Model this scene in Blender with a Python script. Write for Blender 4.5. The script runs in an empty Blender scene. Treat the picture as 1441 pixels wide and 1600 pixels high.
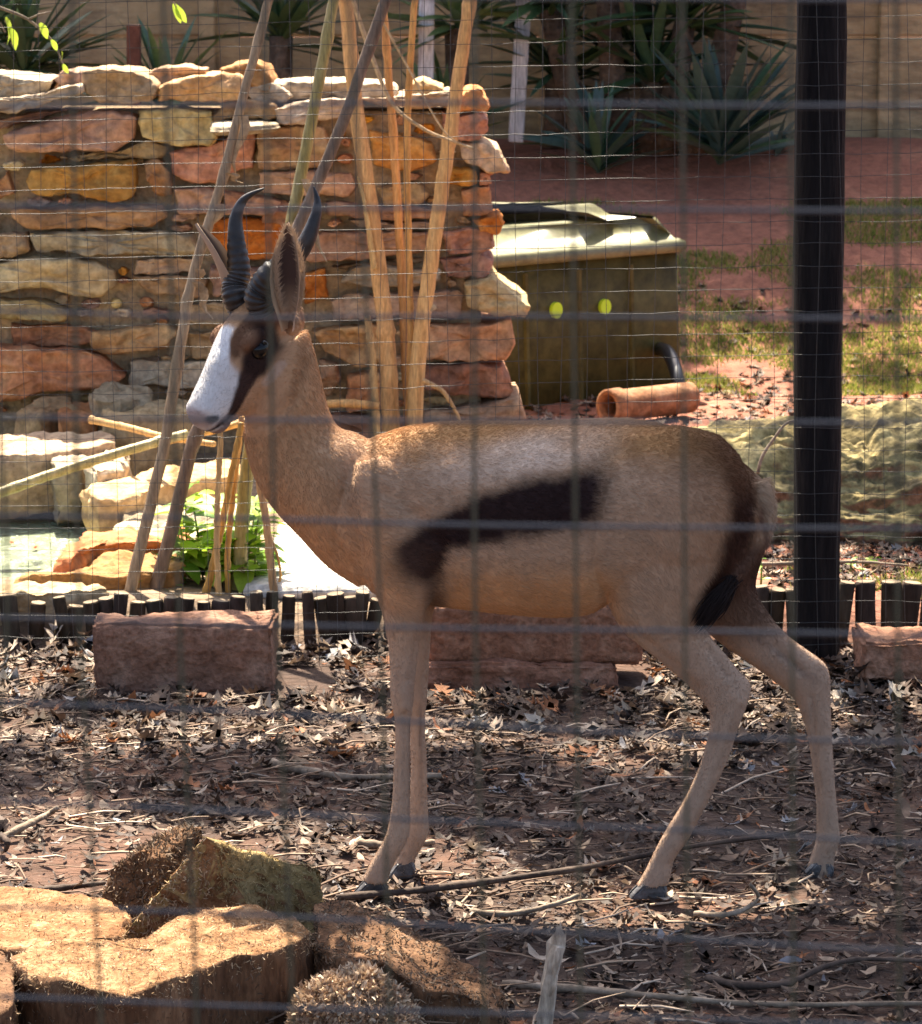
import bpy, bmesh, math, random
import numpy as np
from mathutils import Vector, noise
R = math.radians
random.seed(7); np.random.seed(7)
S = bpy.context.scene
C = S.collection

# ------------------------------------------------------------------ camera, sky, sun, exposure
F, W0, H0, CH = 4950.0, 1441.0, 1600.0, 1.64        # focal length in photo pixels, photo size, eye height
PITCH = math.atan((800 + 94) / F)
cam = bpy.data.cameras.new('camera'); camo = bpy.data.objects.new('camera', cam); C.objects.link(camo)
camo.location = (0, 0, CH); camo.rotation_euler = (math.pi / 2 - PITCH, 0, 0)
cam.sensor_fit = 'HORIZONTAL'; cam.sensor_width = 36; cam.lens = 36 * F / W0
cam.clip_start = .05; cam.clip_end = 500
cam.dof.use_dof = True; cam.dof.focus_distance = 5.55; cam.dof.aperture_fstop = 19
S.camera = camo
SUN_AZ, SUN_EL = R(-10), R(57)                       # the sun stands high behind the animal, a little to the left
LDIR = Vector((math.sin(SUN_AZ) * math.cos(SUN_EL), math.cos(SUN_AZ) * math.cos(SUN_EL), math.sin(SUN_EL)))
w = bpy.data.worlds.new('World'); S.world = w; w.use_nodes = True
sky = w.node_tree.nodes.new('ShaderNodeTexSky'); sky.sky_type = 'NISHITA'; sky.sun_disc = False
sky.dust_density = 3.5; sky.air_density = .8; sky.ozone_density = .6; sky.sun_elevation = SUN_EL; sky.sun_rotation = SUN_AZ
bg = w.node_tree.nodes['Background']; bg.inputs[1].default_value = .085
w.node_tree.links.new(sky.outputs[0], bg.inputs[0])
sl = bpy.data.lights.new('sun', 'SUN'); sl.energy = 5.0; sl.angle = R(.53); sl.color = (1, .89, .72)
so = bpy.data.objects.new('sun', sl); C.objects.link(so)
so.rotation_euler = (-LDIR).to_track_quat('-Z', 'Y').to_euler(); so.location = (2, 12, 9)
S.view_settings.view_transform = 'Standard'; S.view_settings.look = 'None'
S.view_settings.exposure = 2.25; S.view_settings.gamma = 1
S.cycles.use_denoising = True; S.cycles.max_bounces = 8

# ------------------------------------------------------------------ helpers
CP, SP = math.cos(PITCH), math.sin(PITCH)
def ray(x, y):
    u = (x - W0 / 2) / F; v = (H0 / 2 - y) / F
    return Vector((u, CP + v * SP, -SP + v * CP))
def at_y(x, y, Y):
    d = ray(x, y); return Vector((0, 0, CH)) + d * (Y / d.y)
def at_z(x, y, z):
    d = ray(x, y); return Vector((0, 0, CH)) + d * ((z - CH) / d.z)
def smooth01(a, b, x):
    t = np.clip((x - a) / (b - a), 0, 1); return t * t * (3 - 2 * t)
def fbm(p, s=1.0, o=3):
    return noise.fractal(Vector(p) * s, 1.0, 2.0, o)
def mesh(name, verts, faces, smooth=True):
    me = bpy.data.meshes.new(name); me.from_pydata([tuple(v) for v in verts], [], faces); me.validate(); me.update()
    if smooth: me.polygons.foreach_set('use_smooth', [True] * len(me.polygons))
    return me
def fast_mesh(name, V, T, col=None, smooth=False):
    """V (n,3) array, T (m,3) triangles, col (n,3) vertex colours"""
    me = bpy.data.meshes.new(name); V = np.asarray(V, np.float32); T = np.asarray(T, np.int32)
    me.vertices.add(len(V)); me.vertices.foreach_set('co', V.ravel())
    me.loops.add(T.size); me.loops.foreach_set('vertex_index', T.ravel())
    me.polygons.add(len(T)); me.polygons.foreach_set('loop_start', np.arange(0, T.size, 3, dtype=np.int32))
    if smooth: me.polygons.foreach_set('use_smooth', np.ones(len(T), bool))
    if col is not None: paint(me, col)
    me.update(); return me
def paint(me, col):
    a = me.color_attributes.new('Col', 'FLOAT_COLOR', 'POINT')
    c = np.ones((len(me.vertices), 4), np.float32); c[:, :3] = col; a.data.foreach_set('color', c.ravel())
def ob(name, me, mat=None, parent=None, label=None, cat=None, group=None, kind=None, loc=None):
    o = bpy.data.objects.new(name, me); C.objects.link(o)
    if mat and me is not None and len(me.materials) == 0: me.materials.append(mat)
    if parent: o.parent = parent
    if label: o['label'] = label
    if cat: o['category'] = cat
    if group: o['group'] = group
    if kind: o['kind'] = kind
    if loc is not None: o.location = loc
    return o
def thing(name, label, cat, loc=(0, 0, 0), group=None):
    return ob(name, None, None, None, label, cat, group, None, loc)
def recentre(me, p):
    """move a world-space mesh so that p becomes its origin"""
    n = len(me.vertices); a = np.empty(n * 3, np.float32); me.vertices.foreach_get('co', a)
    a = a.reshape(-1, 3) - np.array(p, np.float32); me.vertices.foreach_set('co', a.ravel()); me.update(); return me
def base_of(me):
    n = len(me.vertices); a = np.empty(n * 3, np.float32); me.vertices.foreach_get('co', a); a = a.reshape(-1, 3)
    return Vector((float((a[:, 0].min() + a[:, 0].max()) / 2), float((a[:, 1].min() + a[:, 1].max()) / 2), float(a[:, 2].min())))
def solo(name, me, mat, label, cat, group=None):
    p = base_of(me); recentre(me, p); return ob(name, me, mat, None, label, cat, group, None, p)
def tube(path, radii, n=8, cap=True, jit=0, seed=0):
    """tapered tube along a list of points -> verts, faces"""
    P = [Vector(p) for p in path]; V = []; Fc = []; rnd = random.Random(seed)
    ref = Vector((0, 0, 1)) if abs((P[-1] - P[0]).normalized().z) < .9 else Vector((1, 0, 0))
    for i, p in enumerate(P):
        t = (P[min(i + 1, len(P) - 1)] - P[max(i - 1, 0)]).normalized()
        a = t.cross(ref).normalized(); b = t.cross(a)
        r = radii[i] if hasattr(radii, '__len__') else radii
        for k in range(n):
            th = 2 * math.pi * k / n; q = r * (1 + jit * rnd.uniform(-1, 1))
            V.append(p + a * (math.cos(th) * q) + b * (math.sin(th) * q))
    for i in range(len(P) - 1):
        for k in range(n):
            Fc.append((i * n + k, i * n + (k + 1) % n, (i + 1) * n + (k + 1) % n, (i + 1) * n + k))
    if cap: Fc.append(tuple(range(n - 1, -1, -1))); Fc.append(tuple((len(P) - 1) * n + k for k in range(n)))
    return V, Fc
def resample(P, m):
    P = [Vector(p) for p in P]; d = [0]
    for a, b in zip(P, P[1:]): d.append(d[-1] + (b - a).length)
    out = []
    for i in range(m):
        s = d[-1] * i / (m - 1); k = 0
        while k < len(P) - 2 and d[k + 1] < s: k += 1
        out.append(P[k].lerp(P[k + 1], (s - d[k]) / max(1e-9, d[k + 1] - d[k])))
    return out
def catmull(P, m):
    P = [Vector(p) for p in P]; out = []; n = len(P) - 1
    for i in range(m):
        t = n * i / (m - 1); k = min(int(t), n - 1); t -= k
        a, b, c, d = P[max(k - 1, 0)], P[k], P[k + 1], P[min(k + 2, n)]
        out.append(.5 * ((2 * b) + (c - a) * t + (2 * a - 5 * b + 4 * c - d) * t * t + (3 * b - a - 3 * c + d) * t ** 3))
    return out
def interp(xs, n):
    m = len(xs) - 1; return [xs[min(int(m * i / (n - 1)), m - 1)] + (xs[min(int(m * i / (n - 1)), m - 1) + 1] - xs[min(int(m * i / (n - 1)), m - 1)]) * (m * i / (n - 1) - min(int(m * i / (n - 1)), m - 1)) for i in range(n)]
def roughen(me, amp, seed, scale=14, cuts=1, strata=0):
    """finer mesh, pushed in and out along the normals"""
    bm = bmesh.new(); bm.from_mesh(me); bmesh.ops.recalc_face_normals(bm, faces=bm.faces)
    bmesh.ops.subdivide_edges(bm, edges=bm.edges[:], cuts=cuts, use_grid_fill=True); bm.normal_update(); o = Vector((seed * 1.3, seed * .7, 0)); D = []
    for v in bm.verts:
        p = v.co; f = noise.ridged_multi_fractal(p * scale + o, .9, 2.1, 4, .9, 2.0) - 1.1; g = noise.fractal(p * scale * 2.6 + o, .9, 2.0, 3)
        h = noise.fractal(Vector((p.x * 4, p.y * 4, p.z * 42)) + o, 1, 2, 2) if strata else 0
        D.append(v.normal * (amp * (.55 * f + .5 * g) + strata * h * (1 - abs(v.normal.z))))
    for v, d in zip(bm.verts, D): v.co += d
    bm.to_mesh(me); bm.free(); me.polygons.foreach_set('use_smooth', [True] * len(me.polygons)); return me
def join(parts):
    V, Fc = [], []
    for v, f in parts:
        k = len(V); V += list(v); Fc += [tuple(i + k for i in q) for q in f]
    return V, Fc

# ------------------------------------------------------------------ materials
class N:
    """small node helper"""
    def __init__(s, name):
        s.m = bpy.data.materials.new(name); s.m.use_nodes = True; s.t = s.m.node_tree; s.b = s.t.nodes['Principled BSDF']
        s.b.inputs['Specular IOR Level'].default_value = .3
    def n(s, kind, **kw):
        q = s.t.nodes.new('ShaderNode' + kind)
        for k, v in kw.items(): setattr(q, k, v)
        return q
    def link(s, a, b): s.t.links.new(a, b)
    def coord(s, kind='Object'): return s.n('TexCoord').outputs[kind]
    def noise(s, scale, detail=6, rough=.6, vec=None, dist=0):
        q = s.n('TexNoise'); q.inputs['Scale'].default_value = scale; q.inputs['Detail'].default_value = detail
        q.inputs['Roughness'].default_value = rough; q.inputs['Distortion'].default_value = dist
        if vec is not None: s.link(vec, q.inputs['Vector'])
        return q.outputs[0]
    def ramp(s, fac, stops):
        q = s.n('ValToRGB'); e = q.color_ramp.elements
        while len(e) < len(stops): e.new(.5)
        for el, (p, c) in zip(e, stops): el.position = p; el.color = (*c, 1) if len(c) == 3 else c
        s.link(fac, q.inputs[0]); return q.outputs[0]
    def mix(s, fac, a, b, mode='MIX'):
        q = s.n('Mix', data_type='RGBA', blend_type=mode)
        for sock, v in ((q.inputs[0], fac), (q.inputs[6], a), (q.inputs[7], b)):
            if hasattr(v, 'is_linked') or hasattr(v, 'links'): s.link(v, sock)
            elif isinstance(v, (int, float)): sock.default_value = v
            else: sock.default_value = (*v, 1)
        return q.outputs[2]
    def math(s, op, a, b=None):
        q = s.n('Math', operation=op)
        for i, v in enumerate((a, b)):
            if v is None: continue
            if isinstance(v, (int, float)): q.inputs[i].default_value = v
            else: s.link(v, q.inputs[i])
        return q.outputs[0]
    def color(s, c):
        if isinstance(c, tuple): s.b.inputs['Base Color'].default_value = (*c, 1)
        else: s.link(c, s.b.inputs['Base Color'])
    def rough(s, v): s.b.inputs['Roughness'].default_value = v
    def bump(s, h, dist=.01, strength=1.0, prev=None):
        q = s.n('Bump'); q.inputs['Distance'].default_value = dist; q.inputs['Strength'].default_value = strength
        s.link(h, q.inputs['Height'])
        if prev is not None: s.link(prev, q.inputs['Normal'])
        s.link(q.outputs[0], s.b.inputs['Normal']); return q.outputs[0]
    def stretch(s, sx, sy, sz, kind='Object'):
        q = s.n('Mapping'); q.inputs['Scale'].default_value = (sx, sy, sz); s.link(s.coord(kind), q.inputs[0]); return q.outputs[0]
def vcol_mat(name, rough=.7, spec=.25, noise_amt=.25, scale=60, bump=0, trans=0):
    m = N(name); a = m.n('Attribute', attribute_name='Col')
    nz = m.noise(scale, 5, .6, m.coord())
    v = m.ramp(nz, [(.3, (1 - noise_amt,) * 3), (.7, (1 + noise_amt,) * 3)])
    m.color(m.mix(1.0, a.outputs[0], v, 'MULTIPLY')); m.rough(rough); m.b.inputs['Specular IOR Level'].default_value = spec
    if bump: m.bump(nz, bump)
    if trans:
        t = m.n('BsdfTranslucent'); m.link(m.mix(1.0, a.outputs[0], v, 'MULTIPLY'), t.inputs[0])
        x = m.n('MixShader'); x.inputs[0].default_value = trans
        m.link(m.b.outputs[0], x.inputs[1]); m.link(t.outputs[0], x.inputs[2]); m.link(x.outputs[0], m.t.nodes['Material Output'].inputs[0])
    return m.m
def mottled(name, c1, c2, c3=None, scale=8, rough=.85, bump=.006, bscale=40, spec=.2, rand=.0, vec=None, dist=.4):
    """rock / wood / soil: three colours by noise, per-object tint, fine relief"""
    m = N(name); co = m.coord() if vec is None else m.stretch(*vec)
    oi = m.n('ObjectInfo')
    add = m.n('VectorMath', operation='ADD'); m.link(co, add.inputs[0]); 
    sc = m.n('VectorMath', operation='SCALE'); sc.inputs[0].default_value = (13, 7, 5); m.link(oi.outputs['Random'], sc.inputs['Scale']); m.link(sc.outputs[0], add.inputs[1])
    p = add.outputs[0]
    n1 = m.noise(scale, 8, .62, p, dist); n2 = m.noise(bscale, 8, .65, p)
    stops = [(.3, c1), (.62, c2)] if c3 is None else [(.28, c1), (.5, c2), (.72, c3)]
    c = m.ramp(n1, stops)
    c = m.mix(1.0, c, m.ramp(n2, [(.28, (.5,) * 3), (.72, (1.35,) * 3)]), 'MULTIPLY')
    if rand:
        h = m.n('HueSaturation'); m.link(c, h.inputs['Color'])
        m.link(m.math('ADD', m.math('MULTIPLY', oi.outputs['Random'], rand * 2), 1 - rand), h.inputs['Value'])
        q = m.math('FRACT', m.math('MULTIPLY', oi.outputs['Random'], 7.31))
        m.link(m.math('ADD', m.math('MULTIPLY', q, rand * .12), .5 - rand * .06), h.inputs['Hue'])
        q = m.math('FRACT', m.math('MULTIPLY', oi.outputs['Random'], 17.7))
        m.link(m.math('ADD', m.math('MULTIPLY', q, rand * 1.4), 1 - rand), h.inputs['Saturation'])
        c = h.outputs[0]
    m.color(c); m.rough(rough); m.b.inputs['Specular IOR Level'].default_value = spec
    if bump:
        nb = m.noise(bscale, 3, .5, p); b1 = m.bump(n1, bump * 1.2, .5); m.bump(nb, bump, .8, b1)
    return m.m
# ------------------------------------------------------------------ ground
def gz(x, y):
    z = .09 * float(smooth01(7.2, 7.42, y)) + .71 * float(smooth01(10.9, 13.6, y)) + .05 * max(0, min(1, (y - 13.6) / 8))
    if y < 7.3: z += .012 * fbm((x * 2.2, y * 2.2, 1), 1, 3)
    else: z += .02 * fbm((x * 1.6, y * 1.6, 4), 1, 3)
    r = math.hypot((x + 1.5) / .66, (y - 8.5) / .88)
    if r < 1.15: z -= .22 * float(smooth01(1.12, .86, r))
    return z
def axis(lo, hi, step, far_lo, far_hi):
    a = list(np.arange(lo, hi + 1e-6, step)); s = step; v = lo
    while v > far_lo: s *= 1.5; v -= s; a.insert(0, v)
    s = step; v = a[-1]
    while v < far_hi: s *= 1.5; v += s; a.append(v)
    return a
gx = axis(-2.4, 2.4, .05, -90, 90); gy = axis(3.4, 14, .05, -20, 160)
V = [(x, y, gz(x, y)) for y in gy for x in gx]; nx = len(gx)
Fc = [(j * nx + i, j * nx + i + 1, (j + 1) * nx + i + 1, (j + 1) * nx + i) for j in range(len(gy) - 1) for i in range(nx - 1)]
g = N('soil'); co = g.coord(); sep = g.n('SeparateXYZ'); g.link(co, sep.inputs[0])
n1 = g.noise(2.2, 8, .6, co, .3); n2 = g.noise(26, 8, .7, co); n3 = g.noise(90, 6, .7, co)
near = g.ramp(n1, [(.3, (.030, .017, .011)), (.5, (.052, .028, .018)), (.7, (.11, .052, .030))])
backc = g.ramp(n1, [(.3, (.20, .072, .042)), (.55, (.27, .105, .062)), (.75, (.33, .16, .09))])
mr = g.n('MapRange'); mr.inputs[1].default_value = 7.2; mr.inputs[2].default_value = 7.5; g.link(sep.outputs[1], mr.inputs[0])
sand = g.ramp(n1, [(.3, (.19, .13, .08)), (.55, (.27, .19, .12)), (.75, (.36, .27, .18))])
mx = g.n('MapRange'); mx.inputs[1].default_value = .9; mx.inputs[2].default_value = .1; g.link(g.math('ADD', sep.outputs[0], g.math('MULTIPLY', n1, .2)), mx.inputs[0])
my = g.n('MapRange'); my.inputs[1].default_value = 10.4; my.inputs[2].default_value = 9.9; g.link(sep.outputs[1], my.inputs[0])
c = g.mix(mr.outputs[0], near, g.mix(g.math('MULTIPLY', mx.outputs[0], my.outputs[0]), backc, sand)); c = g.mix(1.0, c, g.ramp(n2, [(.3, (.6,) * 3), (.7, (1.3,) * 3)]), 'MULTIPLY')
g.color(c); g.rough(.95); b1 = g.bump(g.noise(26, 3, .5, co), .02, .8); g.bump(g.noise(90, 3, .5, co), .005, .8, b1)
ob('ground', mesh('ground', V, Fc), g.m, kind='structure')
# ------------------------------------------------------------------ leaf litter
PAL = np.array([(.035, .021, .015), (.06, .036, .025), (.10, .062, .041), (.16, .105, .07), (.25, .18, .125), (.36, .28, .21), (.24, .09, .035), (.20, .19, .195)])
PW = np.array([.30, .26, .18, .12, .07, .035, .025, .010]); PW /= PW.sum()
rs = np.random.RandomState(3)
def leaf_template(rnd, lobes=5):
    """dry lobed leaf, about 1 long: outline fan round two midrib points, curled"""
    pts = []; n = 2 * lobes + 3
    for side in (1, -1):
        row = []
        for k in range(lobes * 2):
            t = (k + .6) / (lobes * 2); wv = math.sin(math.pi * min(1, t * 1.02)) ** .7
            r = (.40 if k % 2 == 0 else .15) * wv * rnd.uniform(.8, 1.2)
            row.append((t - .5 + (.07 if k % 2 == 0 else 0), side * r))
        pts.append(row)
    out = [(-.56, 0)] + pts[0] + [(.55, 0)] + pts[1][::-1]
    V = [(-.25, 0), (.2, 0)] + out; T = []; m = len(out)
    for i in range(m):
        a, b = 2 + i, 2 + (i + 1) % m; c = 0 if V[a][0] + V[b][0] < -.06 else 1; T.append((c, a, b))
    for i in range(m):
        a, b = 2 + i, 2 + (i + 1) % m
        ca = 0 if V[a][0] + V[b][0] < -.06 else 1; nb = 2 + (i + 2) % m; cb = 0 if V[b][0] + V[nb][0] < -.06 else 1
        if ca != cb: T.append((0, 1, b) if ca == 0 else (1, 0, b))
    k1, k2, k3 = rnd.uniform(.5, 2.6), rnd.uniform(-.6, 1.3), rnd.uniform(-.7, .7)
    V = np.array([(x, y, k1 * y * y + k2 * x * x * .5 + k3 * x * y + rnd.uniform(-.03, .03)) for x, y in V])
    return V, np.array(T)
rl = random.Random(11); LT = [leaf_template(rl, rl.choice((3, 4, 4))) for _ in range(10)]
def chip_template(rnd):
    n = 5; V = []; k = rnd.uniform(-.7, .7); wd = rnd.uniform(.05, .21); cz = rnd.uniform(.1, .9)
    for i in range(n):
        t = i / (n - 1) - .5; w_ = wd * (1 - 3.2 * t * t) * rnd.uniform(.6, 1.3)
        V += [(t, w_ + k * t * t, rnd.uniform(-.03, .10) + cz * t * t), (t + rnd.uniform(-.06, .06), -w_ + k * t * t, rnd.uniform(-.03, .10) + cz * t * t * .7)]
    T = []
    for i in range(n - 1): T += [(2 * i, 2 * i + 1, 2 * i + 3), (2 * i, 2 * i + 3, 2 * i + 2)]
    return np.array(V), np.array(T)
CT = [chip_template(rl) for _ in range(12)]
def rotm(yaw, tilt, az):
    cy, sy = math.cos(yaw), math.sin(yaw); Rz = np.array([[cy, -sy, 0], [sy, cy, 0], [0, 0, 1]])
    ca, sa, ct, st = math.cos(az), math.sin(az), math.cos(tilt), math.sin(tilt); k = np.array([ca, sa, 0]); K = np.array([[0, 0, k[1]], [0, 0, -k[0]], [-k[1], k[0], 0]])
    return (np.eye(3) + st * K + (1 - ct) * K @ K) @ Rz
def scatter(items, templates):
    VV, TT, CC = [], [], []; k = 0
    for (x, y, z, size, yaw, tilt, az, col) in items:
        V, T = templates[rs.randint(len(templates))]; P = (V * size) @ rotm(yaw, tilt, az).T; P[:, 2] -= P[:, 2].min() * .75
        VV.append(P + (x, y, z)); TT.append(T + k); k += len(V); CC.append(np.tile(col, (len(V), 1)) * rs.uniform(.85, 1.15, (len(V), 1)))
    return np.concatenate(VV), np.concatenate(TT), np.concatenate(CC)
def item(x, y, size, tilt, w_=PW, dz=0):
    return (x, y, gz(x, y) + dz, size, rs.uniform(0, 6.28), abs(rs.normal(0, tilt)), rs.uniform(0, 6.28), PAL[rs.choice(len(PAL), p=w_)])
blocked = [(-.55, 6.92, .26, .13), (.13, 6.96, .30, .14)]      # blocks keep the leaves off
def free(x, y): return not any(abs(x - bx) < rx and abs(y - by) < ry for bx, by, rx, ry in blocked)
def drift(x, y): return rs.rand() < .72 + 1.3 * max(0, .35 + fbm((x * 2.6, y * 2.0, 3), 1, 3))
leaf_m = vcol_mat('dry_leaf', .65, .2, .35, 55, .003, .12)
items = []; chips = []
WB = np.array([.16, .20, .19, .16, .13, .09, .05, .015]); WB /= WB.sum()
for _ in range(1500):
    x = rs.uniform(-1.7, 1.75); y = 7.25 - abs(rs.normal(0, .5))
    if free(x, y): items.append(item(x, y, rs.uniform(.028, .072), .45, WB, rs.uniform(0, .02)))
for _ in range(3600):
    x = rs.uniform(-1.7, 1.75); y = rs.uniform(3.7, 6.9)
    if free(x, y) and drift(x, y) and not (x < -.3 and y < 5.6 and rs.rand() < .75): items.append(item(x, y, .012 + .05 * rs.rand() ** 2.2, .35, PW, rs.uniform(0, .008)))
for _ in range(52000):
    x = rs.uniform(-1.7, 1.75); y = rs.uniform(3.7, 7.2)
    if free(x, y) and drift(x, y) and not (x < -.3 and y < 5.7 and rs.rand() < .6): chips.append(item(x, y, .007 + .045 * rs.rand() ** 2.4, .3, PW, rs.uniform(0, .010)))
a = scatter(items, LT); b = scatter(chips, CT)
ob('leaf_litter', fast_mesh('leaf_litter', np.concatenate([a[0], b[0]]), np.concatenate([a[1], b[1] + len(a[0])]), np.concatenate([a[2], b[2]]), True), leaf_m, None,
   'thick brown litter of dry leaves and chips on the enclosure floor', 'leaf litter', None, 'stuff')
# the sunlit litter behind the boulder, up to the grass
items = []
for _ in range(2600):
    x = rs.uniform(.2, 2.3); y = rs.uniform(9.0, 12.0); 
    if rs.rand() < (1 if y < 11.2 else .25): items.append(item(x, y, rs.uniform(.02, .06), .4, np.array([.05, .1, .16, .2, .2, .12, .15, .02]) , 0))
for _ in range(1100):
    x = rs.uniform(.75, 1.8); y = rs.uniform(7.5, 8.05); items.append(item(x, y, rs.uniform(.02, .05), .4, np.array([.05, .1, .16, .2, .2, .12, .15, .02]), 0))
a = scatter(items, LT)
ob('fallen_leaves', fast_mesh('fallen_leaves', a[0], a[1], a[2]), leaf_m, None, 'orange and tan fallen leaves on the open ground behind the mossy boulder', 'leaf litter', None, 'stuff')
# single leaves that stand out of the litter
lm = []
for i in range(12):
    V, T = LT[i % len(LT)]; colr = np.array([(.42, .34, .26), (.34, .26, .19), (.30, .30, .31), (.46, .40, .33), (.26, .17, .11), (.30, .13, .06)][i % 6]); lm.append(fast_mesh('fallen_leaf', V - (0, 0, V[:, 2].min()), T, np.tile(colr, (len(V), 1))))
for m_ in lm: m_.materials.append(leaf_m)
for i in range(260):
    big = i < 170
    x = rs.uniform(-1.15, 1.25); y = (7.15 - abs(rs.normal(0, .42))) if big else rs.uniform(4.7, 6.6)
    if not free(x, y) or (x < -.25 and y < 5.5): continue
    s_ = rs.uniform(.045, .085) if big else rs.uniform(.03, .055)
    o = ob('fallen_leaf', lm[rs.randint(12)], None, None, 'pale curled lobed leaf lying on top of the brown litter', 'leaf', 'single dry leaves on the litter', None, (x, y, gz(x, y) + .008))
    o.scale = (s_,) * 3; o.rotation_euler = (rs.normal(0, .4), rs.normal(0, .4), rs.uniform(0, 6.28))
# twiglets
tw = []; 
for i in range(1500):
    x = rs.uniform(-1.5, 1.6); y = rs.uniform(4.2, 7.0)
    if not free(x, y): continue
    L = rs.uniform(.03, .14); a_ = rs.normal(0, .7); d = Vector((math.cos(a_), math.sin(a_) * .8, rs.normal(0, .12))) * L; p = Vector((x, y, gz(x, y) + .010))
    r_ = rs.uniform(.0012, .003); q = p + d * .5 + Vector((0, 0, .004)) + Vector((rs.normal(0, .006), rs.normal(0, .006), 0)); e_ = p + d; e_.z = max(e_.z, .004)
    tw.append((p, q, e_, r_, PAL[rs.choice([1, 2, 3, 3, 4, 5])]))
VV, TT, CC = [], [], []
for (p, q, e_, r_, c_) in tw:
    V, Fc = tube([p, q, e_], [r_, r_, r_ * .6], 3, False); k = len(VV); VV += [tuple(v) for v in V]
    for f in Fc: TT += [(k + f[0], k + f[1], k + f[2]), (k + f[0], k + f[2], k + f[3])]
    CC += [tuple(c_)] * len(V)
ob('twig_litter', fast_mesh('twig_litter', VV, TT, np.array(CC)), vcol_mat('twig', .8, .2, .25, 80), None, 'scattered thin twigs and stalks in the leaf litter', 'twig litter', None, 'stuff')
# larger sticks lying on the litter
bark_dark = mottled('dark_bark', (.03, .02, .016), (.07, .048, .036), (.14, .10, .075), 14, .85, .004, 60, .2, 0, (1, 1, 1))
bark_pale = mottled('pale_bark', (.10, .075, .055), (.20, .15, .105), (.32, .26, .20), 14, .8, .004, 60, .2, 0)
def stick(px, w_, mat, label, zoff=.012, name='stick', cat='stick'):
    pts = [at_z(x, y, zoff + dz) for (x, y, dz) in px]; P = catmull(pts, 18); r_ = w_ / 900 / 2
    return solo(name, mesh(name, *tube(P, [r_ * (1.1 - .5 * i / 17) * (1 + .15 * math.sin(i * 2.1)) for i in range(18)], 7, True, .12, 3)), mat, label, cat)
stick([(525,1403,0),(640,1393,.006),(780,1375,.004),(900,1358,.01),(1000,1338,.004),(1110,1318,.012),(1230,1303,.004),(1262,1290,.02)], 11, bark_dark, 'long thin dark stick lying past the hooves, bent slightly upward')
stick([(785,1538,0),(900,1546,.004),(1020,1556,.004),(1200,1570,.003),(1441,1568,.004)], 12, bark_pale, 'straight brown stick lying beside the broken upright stake')
stick([(1105,1528,0),(1160,1540,.006),(1230,1536,.006),(1290,1510,.012),(1350,1499,.006),(1441,1502,.006)], 11, bark_dark, 'dark curving branch with a hump, half under the leaves')
stick([(735,1425,0),(800,1428,.004),(870,1412,.010),(905,1398,.02)], 10, bark_pale, 'short bent twig between the two pairs of hooves')
stick([(1085,1428,0),(1130,1430,.004),(1165,1420,.008),(1185,1402,.02),(1172,1382,.05)], 9, bark_pale, 'hooked twig end curling up from the litter')
stick([(420,1192,0),(480,1205,.004),(560,1215,.004),(690,1212,.008)], 17, bark_pale, 'thick grey stick lying in the leaves behind the forelegs')
stick([(560,1318,0),(620,1322,0),(680,1316,.006)], 15, bark_pale, 'short stub of grey branch beside the fore hooves')
stick([(0,1312,0),(40,1290,.012),(75,1272,.004),(90,1262,.02)], 13, bark_pale, 'grey forked stick on the sunlit soil')
stick([(60,1392,0),(110,1386,.004),(165,1380,.004)], 12, bark_dark, 'short dark stick pointing at the rooty palm chunk')
stick([(0,1306,.02),(12,1316,.02),(8,1330,0)], 12, bark_dark, 'dark stub of branch crossing the grey forked stick')
# broken upright stake
P = [at_z(852, 1612, 0)]; yb = P[0].y; pts = [at_y(850,1612,yb), at_y(854,1560,yb), at_y(862,1515,yb), at_y(876,1458,yb)]
V, Fc = tube(catmull(pts, 9), [.0125, .0128, .0125, .012, .012, .0125, .0135, .0145, .010], 8, True, .22, 5)
for k in range(8): V[-1 - k] = V[-1 - k] + Vector((0, 0, .016 * ((k * 5) % 3 - 1)))
solo('broken_stake', mesh('broken_stake', V, Fc, False), mottled('split_wood', (.20, .14, .09), (.42, .33, .24), (.60, .52, .43), 10, .8, .004, 50, .2, 0, (3, 3, .6)), 'pale broken stick standing upright in the litter with a jagged top', 'stick')
# ------------------------------------------------------------------ grass
def blades(n, region, h0, h1, dens, mat, name, label, cols):
    VV, TT, CC = [], [], []
    while len(TT) < n:
        x, y = region(); 
        if rs.rand() > dens(x, y): continue
        h = rs.uniform(h0, h1); a = rs.uniform(0, 6.28); wv = rs.uniform(.002, .004); d = np.array((math.cos(a), math.sin(a), 0)); ln_ = rs.normal(0, .4, 2) * h
        p = np.array((x, y, gz(x, y) - .003)); k = len(VV); VV += [p - d * wv, p + d * wv, p + np.array((ln_[0], ln_[1], h))]; TT.append((k, k + 1, k + 2))
        c = np.array(cols[rs.randint(len(cols))]) * rs.uniform(.8, 1.2); CC += [c * .8, c * .8, c]
    ob(name, fast_mesh(name, VV, TT, np.array(CC)), mat, None, label, 'grass', None, 'stuff')
grass_m = vcol_mat('grass', .55, .3, .15, 30, 0, .4)
GC = [(.17, .21, .03), (.24, .27, .04), (.32, .29, .07), (.12, .17, .025), (.38, .31, .11)]
blades(60000, lambda: (rs.uniform(.05, 2.6), rs.uniform(10.9, 12.7)), .010, .030,
       lambda x, y: float(smooth01(-.05, .25, fbm((x * 1.5, y * 1.9, 9), 1, 3) + .30 * smooth01(.9, .2, abs(y - 11.6)))) , grass_m, 'lawn_grass', 'patchy short grass on the slope below the red soil', GC)
blades(1500, lambda: (rs.uniform(.8, 1.7), rs.uniform(7.42, 7.7)), .015, .04, lambda x, y: float(smooth01(-.1, .2, fbm((x * 4, y * 4, 2), 1, 2))), grass_m, 'edge_grass', 'thin grass growing behind the log stakes', GC)
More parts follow.
